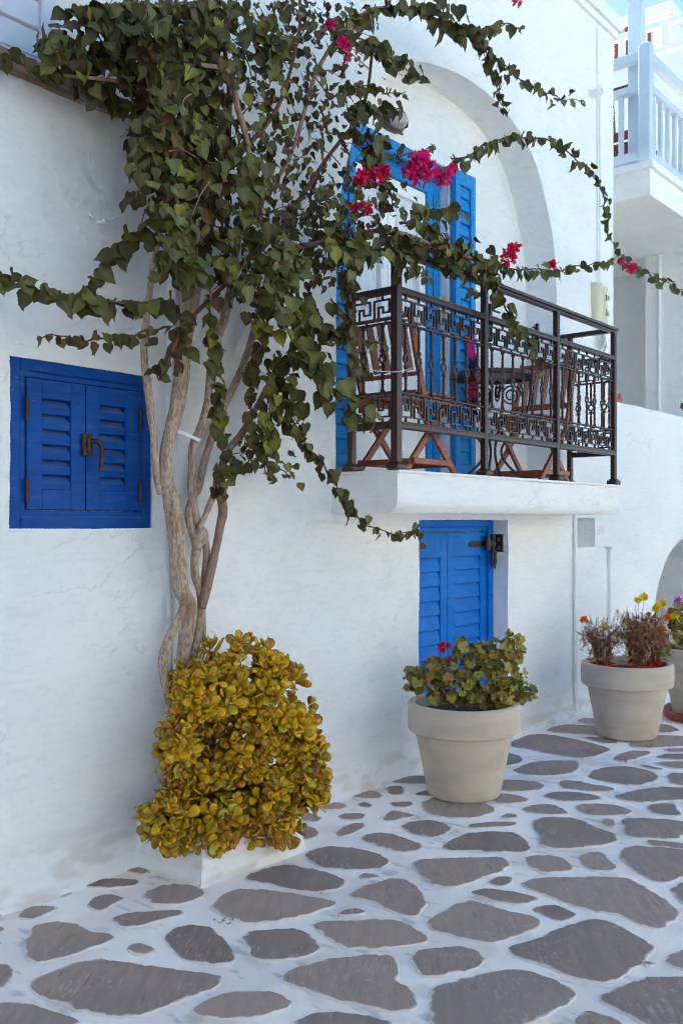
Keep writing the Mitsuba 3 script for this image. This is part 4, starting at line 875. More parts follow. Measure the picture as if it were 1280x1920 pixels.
# geranium
def ger_leaf(r, col):
    n = 14; V = [(0.0, 0, 0)]; C = [col * .9]
    ph = r.random() * 6
    for ring, rad in ((1, .55), (2, 1.0)):
        for k in range(n):
            t = -2.75 + 5.5 * k / (n - 1)
            rr = rad * .5 * (1 + (.10 * math.cos(t * 6) if ring == 2 else 0)) * (1 - .1 * abs(t) / 3)
            V.append((.12 + rr * math.cos(t), rr * math.sin(t), (.10 if ring == 1 else .13 + .11 * math.sin(5 * t + ph)) * rad)); C.append(col * (1.0 if ring == 1 else 1.15))
    F = []
    for k in range(n - 1):
        F += [[0, 1 + k, 2 + k], [1 + k, 1 + n + k, 2 + n + k], [1 + k, 2 + n + k, 2 + k]]
    return trimesh.Trimesh(V, F, process=False), np.array(C)
gcols = [1.45 * np.array(c) * np.array([1, .9, .75]) for c in ((.085, .092, .020), (.12, .125, .028), (.17, .165, .04), (.065, .066, .018), (.20, .17, .04), (.17, .10, .03), (.10, .098, .026), (.14, .13, .025))]
gv = [ger_leaf(RND, c) for c in gcols]
GER = thing('geranium', 'geranium with ruffled green leaves, woody stems and a red flower in the large pot', 'plant')
tP = (P1 - CAM) @ FWD
GS = [((868, 1320), (858, 1262), (835, 1235)), ((870, 1320), (885, 1270), (920, 1235), (950, 1215)), ((880, 1320), (915, 1280), (955, 1260)), ((890, 1318), (940, 1300), (975, 1295)), ((838, 1315), (800, 1290), (778, 1272), (768, 1287)), ((830, 1310), (800, 1275), (815, 1255)), ((868, 1320), (875, 1260), (880, 1220)),
      ((858, 1325), (835, 1305), (830, 1290)), ((882, 1325), (865, 1305), (845, 1300)), ((865, 1320), (905, 1260), (900, 1235))]
placed, score = [], []
for i, ch in enumerate(GS):
    dz = .10 * math.sin(i * 2.3)
    pts = [att(u, v_, tP + dz * (.4 + .3 * k)) for k, (u, v_) in enumerate(ch)]
    pts[0][2] = max(pts[0][2], .45)
    add('stem', tube(*spline(pts, 6, np.linspace(.012, .007, len(pts))), 7, rough=.15, seed=i), 'bark' if i % 2 else 'bark_red', GER, smooth=True)
blobs = [(775, 1278, 26, 22, 22), (800, 1262, 12, 10, 8), (830, 1255, 30, 26, 34), (850, 1290, 42, 30, 46), (880, 1225, 38, 28, 44), (925, 1235, 34, 34, 40), (960, 1215, 24, 26, 40), (900, 1275, 48, 34, 52), (955, 1270, 32, 26, 26), (940, 1300, 30, 22, 30), (985, 1295, 16, 18, 16), (832, 1310, 26, 14, 16), (900, 1308, 40, 16, 22), (945, 1318, 16, 14, 10)]
for u, v_, ru, rv, n in blobs:
    for _ in range(int(n * 1.2)):
        d = rng.normal(size=3); d /= np.linalg.norm(d); r_ = .55 + .5 * rng.random()
        p = att(u + d[0] * ru * r_, v_ - d[2] * rv * r_, tP + d[1] * .13 * r_)
        up_ = np.array([0, 0, .55]) - .55 * FWD + d[0] * RGT * .5 + .4 * rng.normal(size=3)
        tip = np.cross(up_, rng.normal(size=3)) + np.array([0, 0, -.25])
        placed.append((int(rng.integers(0, 8)), orient(p, tip, up_, .045 + .03 * rng.random()))); score.append(-d[1] * -1 * -1 + .3 * rng.random())
scatter(GER, gv, placed, 'leaf', 260, 'leaf', 'foliage', 'inner leaves of the geranium', score)
def bract(col, r):
    V, F, C = [], [], []
    for k in range(3):
        a = k * 2.094 + .3 * r.random(); o = len(V)
        for x, y, z in ((0, 0, 0), (.35, .28, .12), (.35, -.28, .12), (.75, .34, .30), (.75, -.34, .30), (.5, 0, .06), (1.1, 0, .36)):
            V.append((x * math.cos(a) - y * math.sin(a), x * math.sin(a) + y * math.cos(a), z + .3 * x)); C.append(col * (.8 + .4 * x) * (.85 + .3 * r.random()))
        F += [[o + a_, o + b, o + c] for a_, b, c in ((0, 2, 5), (0, 5, 1), (2, 4, 5), (5, 3, 1), (4, 6, 5), (5, 6, 3))]
    return trimesh.Trimesh(V, F, process=False), np.array(C)
def ball_flower(parent, name, u, v_, t, rad, n, col, size, mat_='petal'):
    c = att(u, v_, t); V, F, C, off = [], [], [], 0
    for _ in range(n):
        d = rng.normal(size=3); d /= np.linalg.norm(d)
        m, cc = bract(np.array(col), RND)
        M = orient(c + d * rad * .7 * (.6 + .4 * rng.random()), np.cross(d, rng.normal(size=3)), d - .3 * FWD, size)
        V.append(m.vertices @ M[:3, :3].T + M[:3, 3]); F.append(m.faces + off); C.append(cc); off += len(m.vertices)
    return add(name, trimesh.Trimesh(np.vstack(V), np.vstack(F), process=False), mat_, parent, smooth=True, color=np.clip(np.vstack(C), 0, .95))
ball_flower(GER, 'flower', 833, 1214, tP, .032, 14, (.50, .006, .03), .022)
ball_flower(GER, 'flower', 840, 1236, tP - .02, .014, 6, (.45, .006, .05), .014)

# marigolds: dry stems in small red pots, and the flowers of the third pot
def small_leaf(col):
    return trimesh.Trimesh([(0, 0, 0), (.5, .14, .05), (.5, -.14, .05), (1, 0, -.05), (.5, 0, -.02)], [[0, 4, 1], [0, 2, 4], [1, 4, 3], [4, 2, 3]], process=False), np.tile(col, (5, 1))
dcol = [np.array(c) for c in ((.31, .115, .065), (.22, .075, .045), (.38, .17, .095), (.20, .16, .055), (.44, .26, .14), (.27, .095, .06))]
dv = [small_leaf(c) for c in dcol]
def dried(parent, c, h, spread, nst, nleaf, seed, green=.0):
    r = np.random.default_rng(seed); pl, stems = [], []
    for i in range(nst):
        a = r.random() * 6.28; s = spread * (.3 + .7 * r.random()); hh = h * (.55 + .45 * r.random())
        e = c + np.array([math.cos(a) * s, math.sin(a) * s, hh]); b = c + np.array([math.cos(a) * .03, math.sin(a) * .03, 0])
        mid = .5 * (b + e) + np.array([math.cos(a) * -.02, math.sin(a) * -.02, .04])
        P = spline([b, mid, e], 6); stems.append(tube(P, np.linspace(.0045, .0018, len(P)), 5))
        for j in range(4):
            q0 = P[3 + 2 * j if 3 + 2 * j < len(P) else -2]; d = r.normal(size=3); d[2] = abs(d[2]) * .6 + .2; d /= np.linalg.norm(d)
            stems.append(tube([q0, q0 + d * .04, q0 + d * .085 + np.array([0, 0, .01])], [.002, .0017, .001], 4))
            for _ in range(2):
                pl.append((int(r.integers(0, 6)), orient(q0 + d * (.03 + .06 * r.random()), r.normal(size=3) + np.array([0, 0, -.5]), r.normal(size=3), .022 + .02 * r.random())))
        for _ in range(nleaf):
            t = r.random() ** .7; q0 = P[int(t * (len(P) - 1))] + r.normal(size=3) * .022
            pl.append((int(r.integers(0, 6)), orient(q0, r.normal(size=3) + np.array([0, 0, -.6]), r.normal(size=3), .026 + .030 * r.random())))
    add('stem', cat(stems), 'twig', parent, smooth=True)
    V, F, C, off = [], [], [], 0
    for k, M in pl:
        m, cc = dv[k]; V.append(m.vertices @ M[:3, :3].T + M[:3, 3]); F.append(m.faces + off); C.append(cc * (1 - green) + green * np.array([.10, .14, .05])); off += len(m.vertices)
    add('foliage', trimesh.Trimesh(np.vstack(V), np.vstack(F), process=False), 'dry_leaf', parent, smooth=False, color=np.vstack(C), kind='stuff', label='shrivelled brown leaves')
t2 = (P2 - CAM) @ FWD
mar = [((1130, 1243), .41, .17, 26, 20, 'dried marigold with two small blooms in the left small red pot'), ((1195, 1246), .47, .20, 48, 28, 'dense dried marigold with yellow and orange blooms in the middle small red pot'), ((1228, 1238), .38, .14, 20, 18, 'dried marigold in the right small red pot behind the others')]
for i, ((u, v_), h, s, n, nl, lab) in enumerate(mar):
    dt = (-.05, -.12, .10)[i]; c = att(u, v_, t2 + dt); c[2] = .50
    rp = add('small_pot', lathe([(.0001, -.10), (.070, -.10), (.088, .01), (.096, .012), (.098, .034), (.090, .036), (.084, .0), (.0001, -.005)], 28, c + [0, 0, .012]), 'red_plastic', smooth=35)
    labels[rp] = dict(label=('small red plastic pot on the left inside the large clay pot', 'small red plastic pot at the front inside the large clay pot', 'small red plastic pot at the back right inside the large clay pot')[i], category='flower pot')
    k = thing('marigold', lab, 'plant'); dried(k, c, h, s, n, nl, 100 + i)
    fl = [[(1094, 1163, 0), (1134, 1176, 2)], [(1196, 1124, 1), (1207, 1119, 1), (1178, 1208, 0), (1197, 1210, 0), (1180, 1168, 2)], [(1233, 1135, 1), (1243, 1130, 1), (1229, 1142, 1), (1250, 1157, 0), (1240, 1180, 0)]][i]
    for fu, fv, col in fl:
        fc = att(fu, fv, t2 + dt)
        add('flower_stalk', tube(spline([c + [0, 0, .1], .4 * c + .6 * fc + [0, 0, .03], fc], 5), .002, 4), 'twig', k, smooth=True)
        ball_flower(k, 'flower', fu, fv, t2 + dt, .019, 14, ((.62, .12, .01), (.72, .55, .01), (.70, .45, .02))[col], .021)
t3 = (P3 - CAM) @ FWD
PEL = thing('pelargonium', 'green pelargonium with violet and yellow blooms in the rightmost pot', 'plant')
placed, score = [], []
for u, v_, ru, rv, n in ((1268, 1200, 26, 30, 60), (1290, 1170, 30, 40, 70), (1275, 1150, 20, 20, 24), (1310, 1210, 40, 30, 50), (1258, 1228, 16, 16, 22)):
    for _ in range(n):
        d = rng.normal(size=3); d /= np.linalg.norm(d)
        p = att(u + d[0] * ru, v_ - d[2] * rv, t3 + d[1] * .14); un = np.array([0, 0, .5]) - .6 * FWD + .4 * rng.normal(size=3)
        placed.append((int(rng.integers(0, 8)), orient(p, np.cross(un, rng.normal(size=3)), un, .045 + .035 * rng.random()))); score.append(-d[1])
scatter(PEL, gv, placed, 'leaf', 60, 'leaf', 'foliage', 'inner leaves of the pelargonium', score)
for i, (u, v_) in enumerate(((1262, 1180), (1280, 1150), (1300, 1190))):
    b = P3 + [.02 * i, 0, .5]; add('stem', tube(*spline([b, .5 * (b + att(u, v_, t3)) + [0, 0, .02], att(u, v_, t3)], 5, [.012, .010, .006]), 7), 'bark_red', PEL, smooth=True)
for fu, fv, col, n in ((1270, 1125, (.50, .10, .55), 16), (1265, 1155, (.72, .55, .01), 12), (1247, 1200, (.45, .14, .30), 10), (1279, 1268, (.5, .15, .4), 8)):
    ball_flower(PEL, 'flower', fu, fv, t3 - .12, .024, n, col, .022)
# fallen petals on the stones
for i, (u, v_, col) in enumerate(((1102, 1410, (.45, .12, .42)), (1252, 1410, (.45, .12, .42)), (1169, 1432, (.4, .08, .4)), (1219, 1403, (.5, .14, .02)), (412, 1733, (.30, .20, .06)), (428, 1735, (.12, .10, .03)), (600, 1678, (.32, .17, .10)))):
    g = gnd(u, v_); V, F, C, off = [], [], [], 0
    for k in range(3):
        m, cc = bract(np.array(col), RND); M = orient(g + np.array([.02 * math.cos(k * 2), .02 * math.sin(k * 2), .010]), np.array([math.cos(k * 3), math.sin(k * 3), .0]), np.array([.1, .1, 1]), .018 if i < 4 else .011)
        V.append(m.vertices @ M[:3, :3].T + M[:3, 3]); F.append(m.faces + off); C.append(cc); off += len(m.vertices)
    k = add('fallen_petal', trimesh.Trimesh(np.vstack(V), np.vstack(F), process=False), 'petal', smooth=True, color=np.clip(np.vstack(C), 0, .9))
    labels[k] = dict(label=('fallen violet petals on the stone left of the marigold pot', 'fallen violet petals right of the marigold pot, at the right edge', 'tiny fallen violet petal on the white joint in front of the marigold pot', 'fallen orange petal in front of the marigold pot', 'yellowed fallen leaf on the joint in front of the jade planter', 'dark dry leaf on the joint in front of the jade planter', 'pinkish fallen leaf beside a stone right of the jade planter')[i], category='petal')

# ------------------------------------------------------------------ bougainvillea
BG = thing('bougainvillea', 'old bougainvillea with twisted pale trunks climbing the wall and spilling over the balcony', 'plant')
def wood(px, Y, name='trunk', m='bark', n=10, rough=.16, seed=0):
    """px: (u, v, radius in photograph pixels); Y: depth of each point in front of the wall"""
    P, R = [], []
    for i, (u, v_, r) in enumerate(px):
        y = Y if np.isscalar(Y) else Y[i]; p = at(u, v_, y); P.append(p); R.append(r / FPX * ((p - CAM) @ FWD))
    return add(name, tube(*spline(P, 6, R), n, rough=rough, seed=seed), m, BG, smooth=True)
wood([(335, 1345, 13), (342, 1250, 12), (347, 1205, 13), (355, 1143, 15), (340, 1105, 15), (335, 1055, 16), (330, 992, 17), (323, 942, 16), (313, 905, 14), (313, 839, 12), (327, 786, 14), (341, 705, 15), (345, 644, 15), (358, 575, 15), (370, 501, 14), (386, 449, 12), (388, 380, 11), (382, 300, 10), (360, 200, 8)], -.10, n=14, seed=1)
wood([(303, 925, 9), (293, 890, 8), (289, 827, 7), (281, 757, 8), (270, 664, 7), (276, 583, 7), (285, 514, 6), (300, 430, 5)], -.08, n=9, seed=2)
wood([(330, 1345, 9), (316, 1305, 10), (308, 1268, 9), (307, 1230, 11), (320, 1192, 9), (337, 1155, 8), (350, 1125, 7)], -.13, n=10, seed=3)
wood([(360, 1250, 8), (364, 1225, 8), (371, 1192, 8), (377, 1142, 7), (373, 1105, 7), (366, 1080, 8), (365, 1050, 8), (371, 1020, 9)], -.09, n=9, seed=4)
wood([(382, 1225, 5), (382, 1180, 5), (379, 1110, 6), (384, 1070, 7), (387, 1035, 7), (382, 1008, 9)], -.08, n=8, seed=5)
wood([(368, 1030, 8), (372, 1015, 15), (376, 1002, 15), (374, 988, 8)], -.11, 'knot', n=10, rough=.3, seed=6)
wood([(372, 1000, 9), (370, 985, 8), (365, 955, 8), (360, 917, 9), (361, 880, 9), (362, 839, 9), (378, 798, 9), (390, 749, 8), (396, 684, 8), (411, 627, 8), (427, 570, 9), (437, 510, 7), (450, 420, 6)], -.09, n=9, seed=7)
wood([(364, 1010, 8), (354, 975, 8), (356, 947, 7), (372, 915, 7), (382, 870, 7), (394, 830, 7), (412, 780, 7), (436, 730, 7), (458, 680, 7), (480, 610, 7), (490, 570, 7), (505, 500, 5)], [-.1, -.08, -.07, -.06, -.06, -.06, -.06, -.06, -.06, -.07, -.08, -.1], n=9, seed=8)
wood([(378, 1140, 8), (390, 1092, 9), (402, 1042, 8), (412, 992, 8), (418, 955, 9), (411, 925, 8), (408, 900, 8), (428, 845, 7), (452, 815, 7), (480, 765, 6), (505, 720, 6)], -.12, 'trunk', 'bark_red', n=9, seed=9)
wood([(374, 992, 6), (390, 955, 6), (400, 930, 7), (412, 905, 6)], -.12, 'trunk', 'bark', n=8, seed=10)
for i, (px, Y) in enumerate((([(386, 449, 7), (420, 330, 6), (430, 180, 5), (420, 60, 4), (440, -40, 3)], -.25), ([(388, 400, 6), (330, 230, 5), (250, 160, 4), (120, 140, 3)], -.2), ([(375, 120, 4), (430, 135, 5), (445, 200, 6), (462, 260, 5), (475, 350, 4), (495, 400, 4)], -.48), ([(437, 510, 6), (520, 430, 5), (610, 300, 4), (680, 200, 3), (700, 80, 3)], -.3), ([(450, 420, 5), (540, 300, 4), (600, 120, 4), (680, 25, 3), (740, 12, 3)], -.35), ([(427, 560, 6), (520, 480, 5), (620, 450, 5), (720, 432, 5), (800, 455, 5), (860, 475, 4), (905, 490, 3)], [-.12, -.3, -.5, -.58, -.6, -.6, -.6]), ([(300, 712, 4), (330, 640, 4), (360, 595, 4), (410, 545, 4), (440, 520, 4)], -.25), ([(470, 560, 5), (520, 580, 4), (560, 600, 4)], -.3), ([(390, 380, 6), (300, 200, 5), (260, 60, 4), (250, -30, 3)], -.22), ([(440, 300, 5), (520, 200, 4), (560, 60, 3), (560, -40, 3)], -.35), ([(350, 590, 6), (365, 470, 7), (345, 330, 6), (310, 210, 5)], -.2))):
    wood(px, Y, 'branch', 'bark_red' if i % 3 else 'twig', n=7, rough=.08, seed=20 + i)
hose = [(316, 1338, 6), (318, 1230, 6), (318, 1100, 6), (317, 980, 6), (321, 850, 5), (327, 720, 5), (330, 560, 5), (325, 470, 5)]
P = spline([at(u, v_, -.022) for u, v_, r in hose], 60); R = np.where(np.arange(len(P)) % 2, .0135, .0165)
HS = add('corrugated_hose', tube(P, R, 10), 'grey_plastic', smooth=30); labels[HS] = dict(label='pale grey corrugated hose fixed to the wall behind the vine trunks', category='hose')
a, b = at(329, 806, -.07), at(375, 826, -.12)
TI = add('wall_tie', beam(a, b, .017, .006, up=(0, 1, 0), bev=.001), 'plaster_smooth'); labels[TI] = dict(label='white strip tying two vine trunks beside the navy window', category='strip')
a = [at(692, 694, -.50), at(735, 697, -.535), at(760, 694, -.50), at(775, 688, -.47)]
ST = add('string', tube(spline(a, 5), .0022, 6), 'grey_plastic', smooth=True); labels[ST] = dict(label='pale string tied round the corner post of the balcony railing', category='string')

def vine_leaf(r, col):
    st = [(-.09, .20), (.01, .39), (.17, .49), (.36, .49), (.56, .41), (.74, .27), (.89, .11)]
    fold, curl, wav = .08 + .55 * r.random() ** 1.4, -.30 + .75 * r.random(), r.random() * 6
    V, C = [], []
    tone = .86 + .28 * r.random()
    for i, (x, w) in enumerate(st):
        mx_ = max(x, 0.02)
        z0 = -curl * mx_ ** 2
        for s in (-1, -.5, 0, .5, 1):
            xx = mx_ if s == 0 else (x if abs(s) == 1 else .5 * (x + mx_))
            z = z0 + fold * abs(s) * w + (.07 * math.sin(wav + x * 9 + s * 2.5) if abs(s) == 1 else .015 * math.sin(wav + 7 * x))
            V.append((xx, s * w, z)); C.append(col * np.array([1.03, 1.0, .66]) * tone * (1.3 if s == 0 else (1.0 if abs(s) < 1 else .92)))
    V.append((1.05, 0, -curl * 1.1 - .04)); C.append(col * tone)
    F = []
    for i in range(6):
        for j in range(4):
            a_ = 5 * i + j; F += [[a_, a_ + 5, a_ + 6], [a_, a_ + 6, a_ + 1]]
    for j in range(4): F.append([30 + j, 35, 31 + j])
    # stalk
    o = len(V); V += [(-.25, .008, .04), (-.25, -.008, .04), (.05, 0, 0)]; C += [np.array([.10, .06, .03])] * 3; F.append([o, o + 1, o + 2])
    return trimesh.Trimesh(V, F, process=False), np.array(C)
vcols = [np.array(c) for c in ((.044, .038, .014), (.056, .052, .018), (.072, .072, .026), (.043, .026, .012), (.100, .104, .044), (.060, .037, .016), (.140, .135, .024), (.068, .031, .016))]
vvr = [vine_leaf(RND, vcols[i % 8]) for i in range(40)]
placed, score = [], []
def put(p, size, tipdir, outw, pal, w):
    tip = np.array(tipdir) + .42 * rng.normal(size=3); nr = np.array(outw) + .62 * rng.normal(size=3)
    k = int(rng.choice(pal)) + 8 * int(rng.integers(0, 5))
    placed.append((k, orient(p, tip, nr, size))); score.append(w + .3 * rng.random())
OUT = np.array([-.25, -.85, .45])
GRID = ["0015899999955887654", "0018679999866775431", "0049876999986677575200"[:19], "0002435999976767751", "0000256899976767763", "0000002799896676665", "0000008999987875545", "0000000899988767665",
        "0000000699988877888", "0000000488678998888", "0000000069578899875", "0000000368578888887", "0000000147588888764", "0000000023247864300", "0000000000005662000", "0000000000000354000"]
GRID = {0: "0 0 1 5 8 9 9 9 9 9 9 6 5 8 8 7 6 4", 1: "0 0 5 5 7 9 9 9 9 9 8 5 6 7 7 5 4 2", 2: "0 1 6 6 5 6 9 9 9 9 8 6 6 7 6 6 4 1", 3: "0 0 1 3 1 3 8 9 9 9 7 6 7 6 6 6 4 1", 4: "0 0 0 0 2 3 7 9 9 9 6 7 7 6 7 6 5 2", 5: "0 0 0 0 0 1 7 9 8 9 7 6 7 6 6 5 5 4",
        6: "0 0 0 0 0 0 8 9 9 9 8 7 7 6 5 5 4 5 1", 7: "0 0 0 0 0 0 7 9 9 8 8 7 7 6 5 5 5 4 1", 8: "0 0 0 0 0 0 5 9 8 8 7 7 7 6 7 7 7 6 4 0", 9: "0 0 0 0 0 0 3 8 8 6 7 7 8 8 8 8 8 7 5 2", 10: "0 0 0 0 0 0 0 6 9 5 7 8 8 9 8 8 8 6 4 1",
        11: "0 0 0 0 0 0 1 5 8 5 7 8 8 8 8 8 8 6 2 3 3 4 3", 12: "0 0 0 0 0 0 0 3 6 4 8 8 8 8 8 7 6 2 2 2 3 5 5", 13: "0 0 0 0 0 0 0 1 3 1 4 7 8 6 4 2 3 0 0 0 0 1 3", 14: "0 0 0 0 0 0 0 0 1 0 1 4 5 5 2 0 2", 15: "0 0 0 0 0 0 0 0 0 0 0 0 2 4 2"}
for r_, row in GRID.items():
    for c_, dch in enumerate(row.split()):
        den = int(dch)
        if not den: continue
        n = {1: 1, 2: 2, 3: 3, 4: 4, 5: 6, 6: 8, 7: 11, 8: 16, 9: 22}[den]
        n = int(n * (1.35 if c_ >= 10 else 1.2))
        for _ in range(n):
            u, v_ = (c_ + rng.random()) * 40, (r_ + rng.random()) * 40
            f = rng.random()
            ydeep = (-.06, -.55) if den >= 8 else (-.15, -.50)
            if u > 610 and v_ > 330: ydeep = (-.50, -.72)
            y = ydeep[0] + (ydeep[1] - ydeep[0]) * f
            if u < 260 and v_ < 240: y = -.08 - .20 * f
            p = at(u, v_, y)
            size = (.038 + .030 * rng.random()) * (1.12 if u < 420 else .92) * (.80 if (u > 460 and v_ < 430) else 1)
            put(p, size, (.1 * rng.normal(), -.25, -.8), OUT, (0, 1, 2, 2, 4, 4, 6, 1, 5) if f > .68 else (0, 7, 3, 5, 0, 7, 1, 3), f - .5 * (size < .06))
# thin pale and reddish shoots through the mass
for _ in range(70):
    u, v_ = 270 + 430 * rng.random(), 10 + 520 * rng.random(); y = -.12 - .42 * rng.random()
    if u > 600: y = -.5 - .15 * rng.random()
    a_ = rng.random() * 6.28; L_ = 25 + 55 * rng.random()
    P = spline([at(u, v_, y), at(u + L_ * .5 * math.cos(a_) + 6 * rng.normal(), v_ + L_ * .5 * math.sin(a_) - 8, y - .03), at(u + L_ * math.cos(a_), v_ + L_ * math.sin(a_), y - .06)], 4)
    add('shoot', tube(P, np.linspace(.0038, .0016, len(P)), 5), ('twig', 'bark_red', 'twig')[_ % 3], BG, smooth=True)
# bright hanging clumps at the front of the mass
for u, v_, ru, rv, n, pal, y in ((335, 470, 30, 55, 34, (2, 4, 4, 1), -.56), (530, 500, 32, 58, 36, (2, 4, 4, 1), -.6), (560, 590, 28, 34, 22, (6, 6, 4, 2), -.5), (500, 590, 26, 30, 12, (1, 2, 6), -.4), (100, 85, 20, 20, 8, (2, 4, 1), -.2), (660, 470, 36, 22, 18, (2, 4, 6), -.66), (480, 350, 24, 60, 22, (2, 1, 4), -.56), (480, 60, 40, 40, 16, (1, 2, 0), -.5), (520, 90, 24, 26, 10, (1, 2, 4), -.5)):
    for _ in range(n):
        p = at(u + ru * rng.normal() * .6, v_ + rv * rng.normal() * .6, y - .05 * rng.random()); put(p, .062 + .026 * rng.random(), (0, -.3, -.8), OUT, pal, 1.1)
def sprig(px, Y, size, step=12, pal=(0, 1, 2, 2, 4, 5), spread=6, hang=.8, rad=2.0, dens=1.25):
    pts = spline(np.array(px, float), 8); n = len(pts); i_ = np.arange(n)
    pts = pts + np.stack([1.6 * np.sin(i_ * 1.1 + rng.random() * 6), 2.4 * np.sin(i_ * .75 + rng.random() * 6)], 1) * np.minimum(1, i_ / 4)[:, None]
    big = 1.28 if px[0][0] > 560 and px[-1][1] < 620 else 1.10
    dens = dens * (1.2 if big > 1.2 else 1)
    ys = np.interp(np.linspace(0, 1, n), np.linspace(0, 1, 2 if np.isscalar(Y) else len(Y)), [Y, Y] if np.isscalar(Y) else Y)
    P = np.array([at(u, v_, y) for (u, v_), y in zip(pts, ys)])
    R = np.linspace(rad, .9, n) / FPX * 5
    add('twig', tube(P, R, 5), 'twig', BG, smooth=True)
    L = np.r_[0, np.cumsum(np.linalg.norm(np.diff(pts, axis=0), axis=1))]
    for s in np.arange(step * .5, L[-1], step / dens):
        i = np.searchsorted(L, s) - 1; i = min(max(i, 0), n - 2); f = (s - L[i]) / (L[i + 1] - L[i] + 1e-9)
        u, v_ = pts[i] * (1 - f) + pts[i + 1] * f; y = ys[i]
        d = P[i + 1] - P[i]; d /= np.linalg.norm(d) + 1e-9
        sd = 1 if rng.random() < .5 else -1
        taper = .65 + .35 * min(1, 2.2 * (1 - s / L[-1]))
        off = np.array([0, -.008 * rng.random(), 0]) + .010 * rng.normal(size=3) * spread / 6
        tip = np.array([0, -.25, -hang]) + .35 * d * sd + .25 * np.cross(d, [0, -1, 0]) * sd
        put(at(u, v_, y) + off, big * size * taper * (.8 + .4 * rng.random()), tip, OUT + .3 * rng.normal(size=3), pal, 2.0)
sprig([(335, 575), (290, 570), (230, 570), (180, 565), (120, 552), (60, 540), (0, 512), (-30, 505)], -.30, .078, 13, (1, 2, 0, 4), rad=3)
sprig([(320, 612), (285, 618), (245, 628), (200, 633), (150, 640), (110, 627), (76, 633)], -.26, .050, 13, (0, 1, 5, 2))
sprig([(285, 445), (255, 437), (225, 455), (200, 490), (165, 535), (148, 562)], -.25, .068, 12, (1, 2, 0))
sprig([(345, 610), (320, 650), (300, 690), (296, 715)], -.24, .066, 14, (0, 5, 3, 1), rad=3)
sprig([(352, 590), (340, 640), (325, 700)], -.24, .062, 16, (0, 3, 1))
sprig([(390, 560), (398, 640), (404, 720), (412, 800), (420, 870), (418, 930)], -.26, .064, 11, (1, 2, 0, 6, 4))
sprig([(420, 870), (440, 880), (470, 860), (478, 820)], -.22, .056, 12, (0, 1, 5))
sprig([(418, 930), (405, 900), (430, 860), (470, 840)], -.2, .054, 12, (0, 1, 3))
sprig([(500, 640), (480, 660), (465, 700), (470, 760), (462, 800), (455, 850)], -.2, .058, 10, (0, 3, 5, 1))
sprig([(560, 660), (520, 690), (505, 720), (500, 790), (510, 840), (525, 880), (552, 892)], -.24, .060, 7, (1, 2, 0, 6), spread=16)
sprig([(500, 690), (530, 735), (548, 790), (570, 830), (600, 868), (625, 900), (655, 955), (690, 985), (740, 1000), (790, 996)], [-.24, -.26, -.3, -.42, -.55], .052, 7, (1, 2, 0, 4, 0), spread=10)
sprig([(500, 700), (525, 720), (545, 760), (560, 800)], -.26, .058, 6, (1, 2, 0), spread=26)
sprig([(495, 770), (500, 830), (495, 880), (520, 905)], -.26, .052, 9, (6, 2, 1))
sprig([(560, 590), (565, 650), (595, 690), (630, 745), (660, 780), (695, 770)], [-.35, -.4, -.48, -.55], .086, 7, (2, 1, 4, 2), spread=20)
sprig([(575, 560), (600, 610), (650, 625), (690, 640), (720, 645)], [-.4, -.5, -.55], .062, 16, (1, 2, 0))
sprig([(560, 560), (590, 600), (600, 660)], -.4, .074, 9, (1, 2, 4), spread=14)
sprig([(620, 560), (640, 600), (670, 690), (700, 700)], -.52, .060, 18, (1, 2, 5))
sprig([(640, 500), (650, 560), (640, 620), (625, 645)], -.5, .058, 11, (0, 1, 5))
sprig([(600, 60), (660, 35), (730, 15), (800, 22), (860, 50), (900, 75), (935, 115), (980, 150), (1020, 172), (1060, 185), (1095, 188)], -.45, .056, 9, (1, 2, 0, 4), spread=10, rad=2.6)
sprig([(790, 5), (835, 25), (860, 55), (890, 80)], -.45, .066, 6, (1, 2, 0), spread=22)
sprig([(880, 60), (908, 95), (920, 130), (932, 165), (942, 200), (952, 210)], -.45, .050, 8, (1, 2, 5), spread=10)
sprig([(880, 60), (920, 50), (955, 45), (975, 55)], -.45, .054, 12, (1, 2))
sprig([(620, 75), (665, 70), (710, 95), (745, 110), (765, 130), (782, 150)], -.42, .058, 7, (1, 2, 4, 0), spread=16)
sprig([(610, 190), (650, 165), (690, 160), (730, 175), (760, 172)], -.42, .046, 11, (1, 5, 0))
sprig([(640, 215), (680, 200), (715, 205), (748, 205)], -.42, .058, 6, (2, 1, 0), spread=14)
sprig([(660, 230), (690, 270), (705, 310), (725, 350), (740, 390)], -.5, .058, 7, (1, 2, 0), spread=22)
sprig([(800, 330), (835, 312), (880, 290), (920, 266), (980, 256), (1040, 268), (1075, 295), (1110, 325), (1130, 365), (1133, 410), (1142, 445), (1168, 483)], -.52, .054, 10, (1, 2, 0, 4), rad=2.8)
sprig([(1168, 483), (1195, 508), (1230, 520), (1260, 535), (1300, 555)], -.52, .054, 8, (1, 2, 4), spread=8)
sprig([(700, 432), (780, 452), (850, 474), (905, 488), (960, 502), (1040, 507), (1090, 497), (1130, 492), (1168, 478)], -.58, .056, 10, (1, 2, 4, 6), rad=2.8, spread=8)
sprig([(740, 440), (800, 465), (860, 480), (910, 500), (930, 515)], -.6, .064, 5, (1, 2, 0, 5), spread=26)
sprig([(770, 400), (800, 395), (840, 392), (875, 402)], -.55, .056, 8, (2, 1), spread=10)
sprig([(790, 420), (810, 440), (830, 465)], -.56, .058, 9, (1, 0))
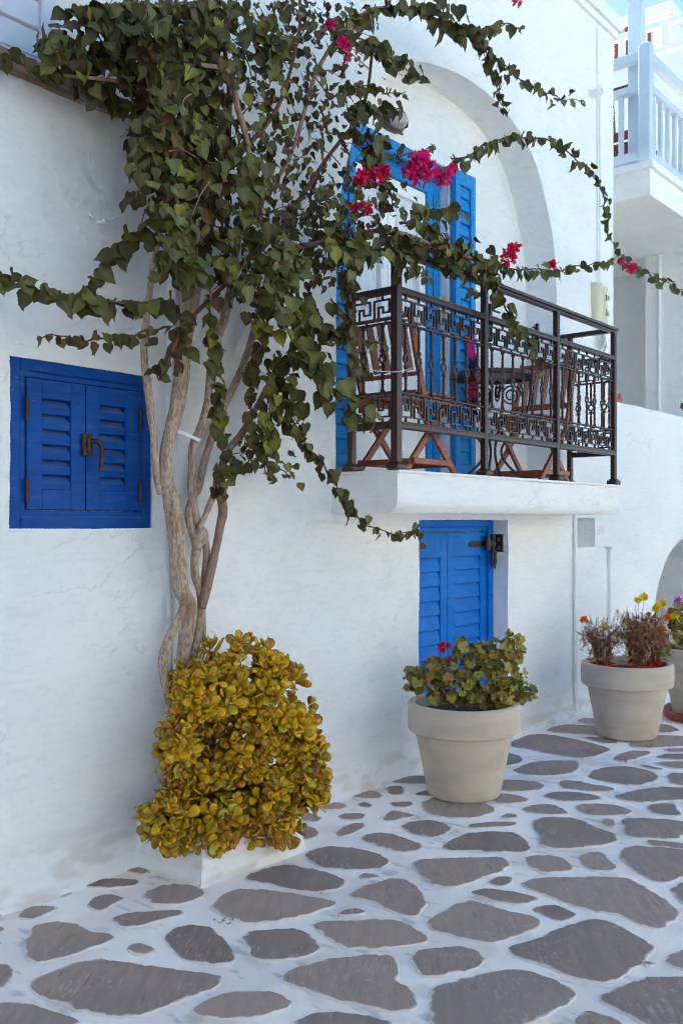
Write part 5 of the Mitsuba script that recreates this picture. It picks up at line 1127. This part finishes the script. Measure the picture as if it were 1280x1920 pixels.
sprig([(900, 500), (925, 545), (950, 580), (975, 620), (1000, 660), (1015, 690)], -.56, .076, 12, (1, 2, 1), rad=2.6)
sprig([(740, 470), (760, 500), (790, 510), (800, 520)], -.6, .05, 9, (1, 2))
sprig([(235, 160), (165, 148), (120, 136), (80, 128), (40, 118), (0, 106), (-20, 95)], -.05, .066, 17, (1, 2, 0))
sprig([(240, 150), (180, 120), (120, 95), (85, 85)], -.12, .080, 10, (1, 0, 2, 3), spread=18)
sprig([(250, 205), (210, 180), (170, 165), (130, 150)], -.08, .066, 9, (0, 3, 5), spread=14)
sprig([(700, 300), (760, 290), (800, 280), (815, 270)], -.52, .05, 16, (1, 2))
sprig([(1290, 745), (1280, 755), (1275, 762)], .05, .05, 6, (1, 2))
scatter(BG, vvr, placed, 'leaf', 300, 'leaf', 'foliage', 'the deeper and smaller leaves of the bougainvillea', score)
def cluster(u, v_, Y, rpx, n, col, size=.030):
    t = (at(u, v_, Y) - CAM) @ FWD
    for _ in range(max(1, n // 7)):
        k = 7; uu, vv_ = u + rpx * .55 * rng.normal(), v_ + rpx * .42 * rng.normal()
        ball_flower(BG, 'flower', uu, vv_, t, min(rpx, 20) / FPX * t * .7, k, col, size)
PK, RD = (.56, .010, .135), (.52, .008, .065)
cluster(795, 315, -.62, 30, 70, PK, .029); cluster(825, 335, -.62, 14, 14, PK, .032); cluster(780, 300, -.62, 14, 14, PK, .032)
cluster(668, 325, -.62, 10, 14, RD, .025); cluster(700, 330, -.62, 13, 21, RD, .025); cluster(715, 325, -.62, 8, 14, RD); cluster(690, 394, -.68, 8, 7, RD); cluster(668, 388, -.66, 6, 7, RD)
cluster(645, 80, -.5, 8, 14, PK, .026); cluster(620, 45, -.5, 5, 7, PK, .024); cluster(650, 105, -.48, 4, 7, PK, .02)
cluster(953, 478, -.62, 18, 28, RD, .030); cluster(1033, 497, -.62, 7, 14, RD, .026); cluster(1160, 488, -.56, 6, 7, RD, .026); cluster(1180, 500, -.56, 9, 14, RD, .028); cluster(968, 0, -.45, 8, 7, RD, .026)
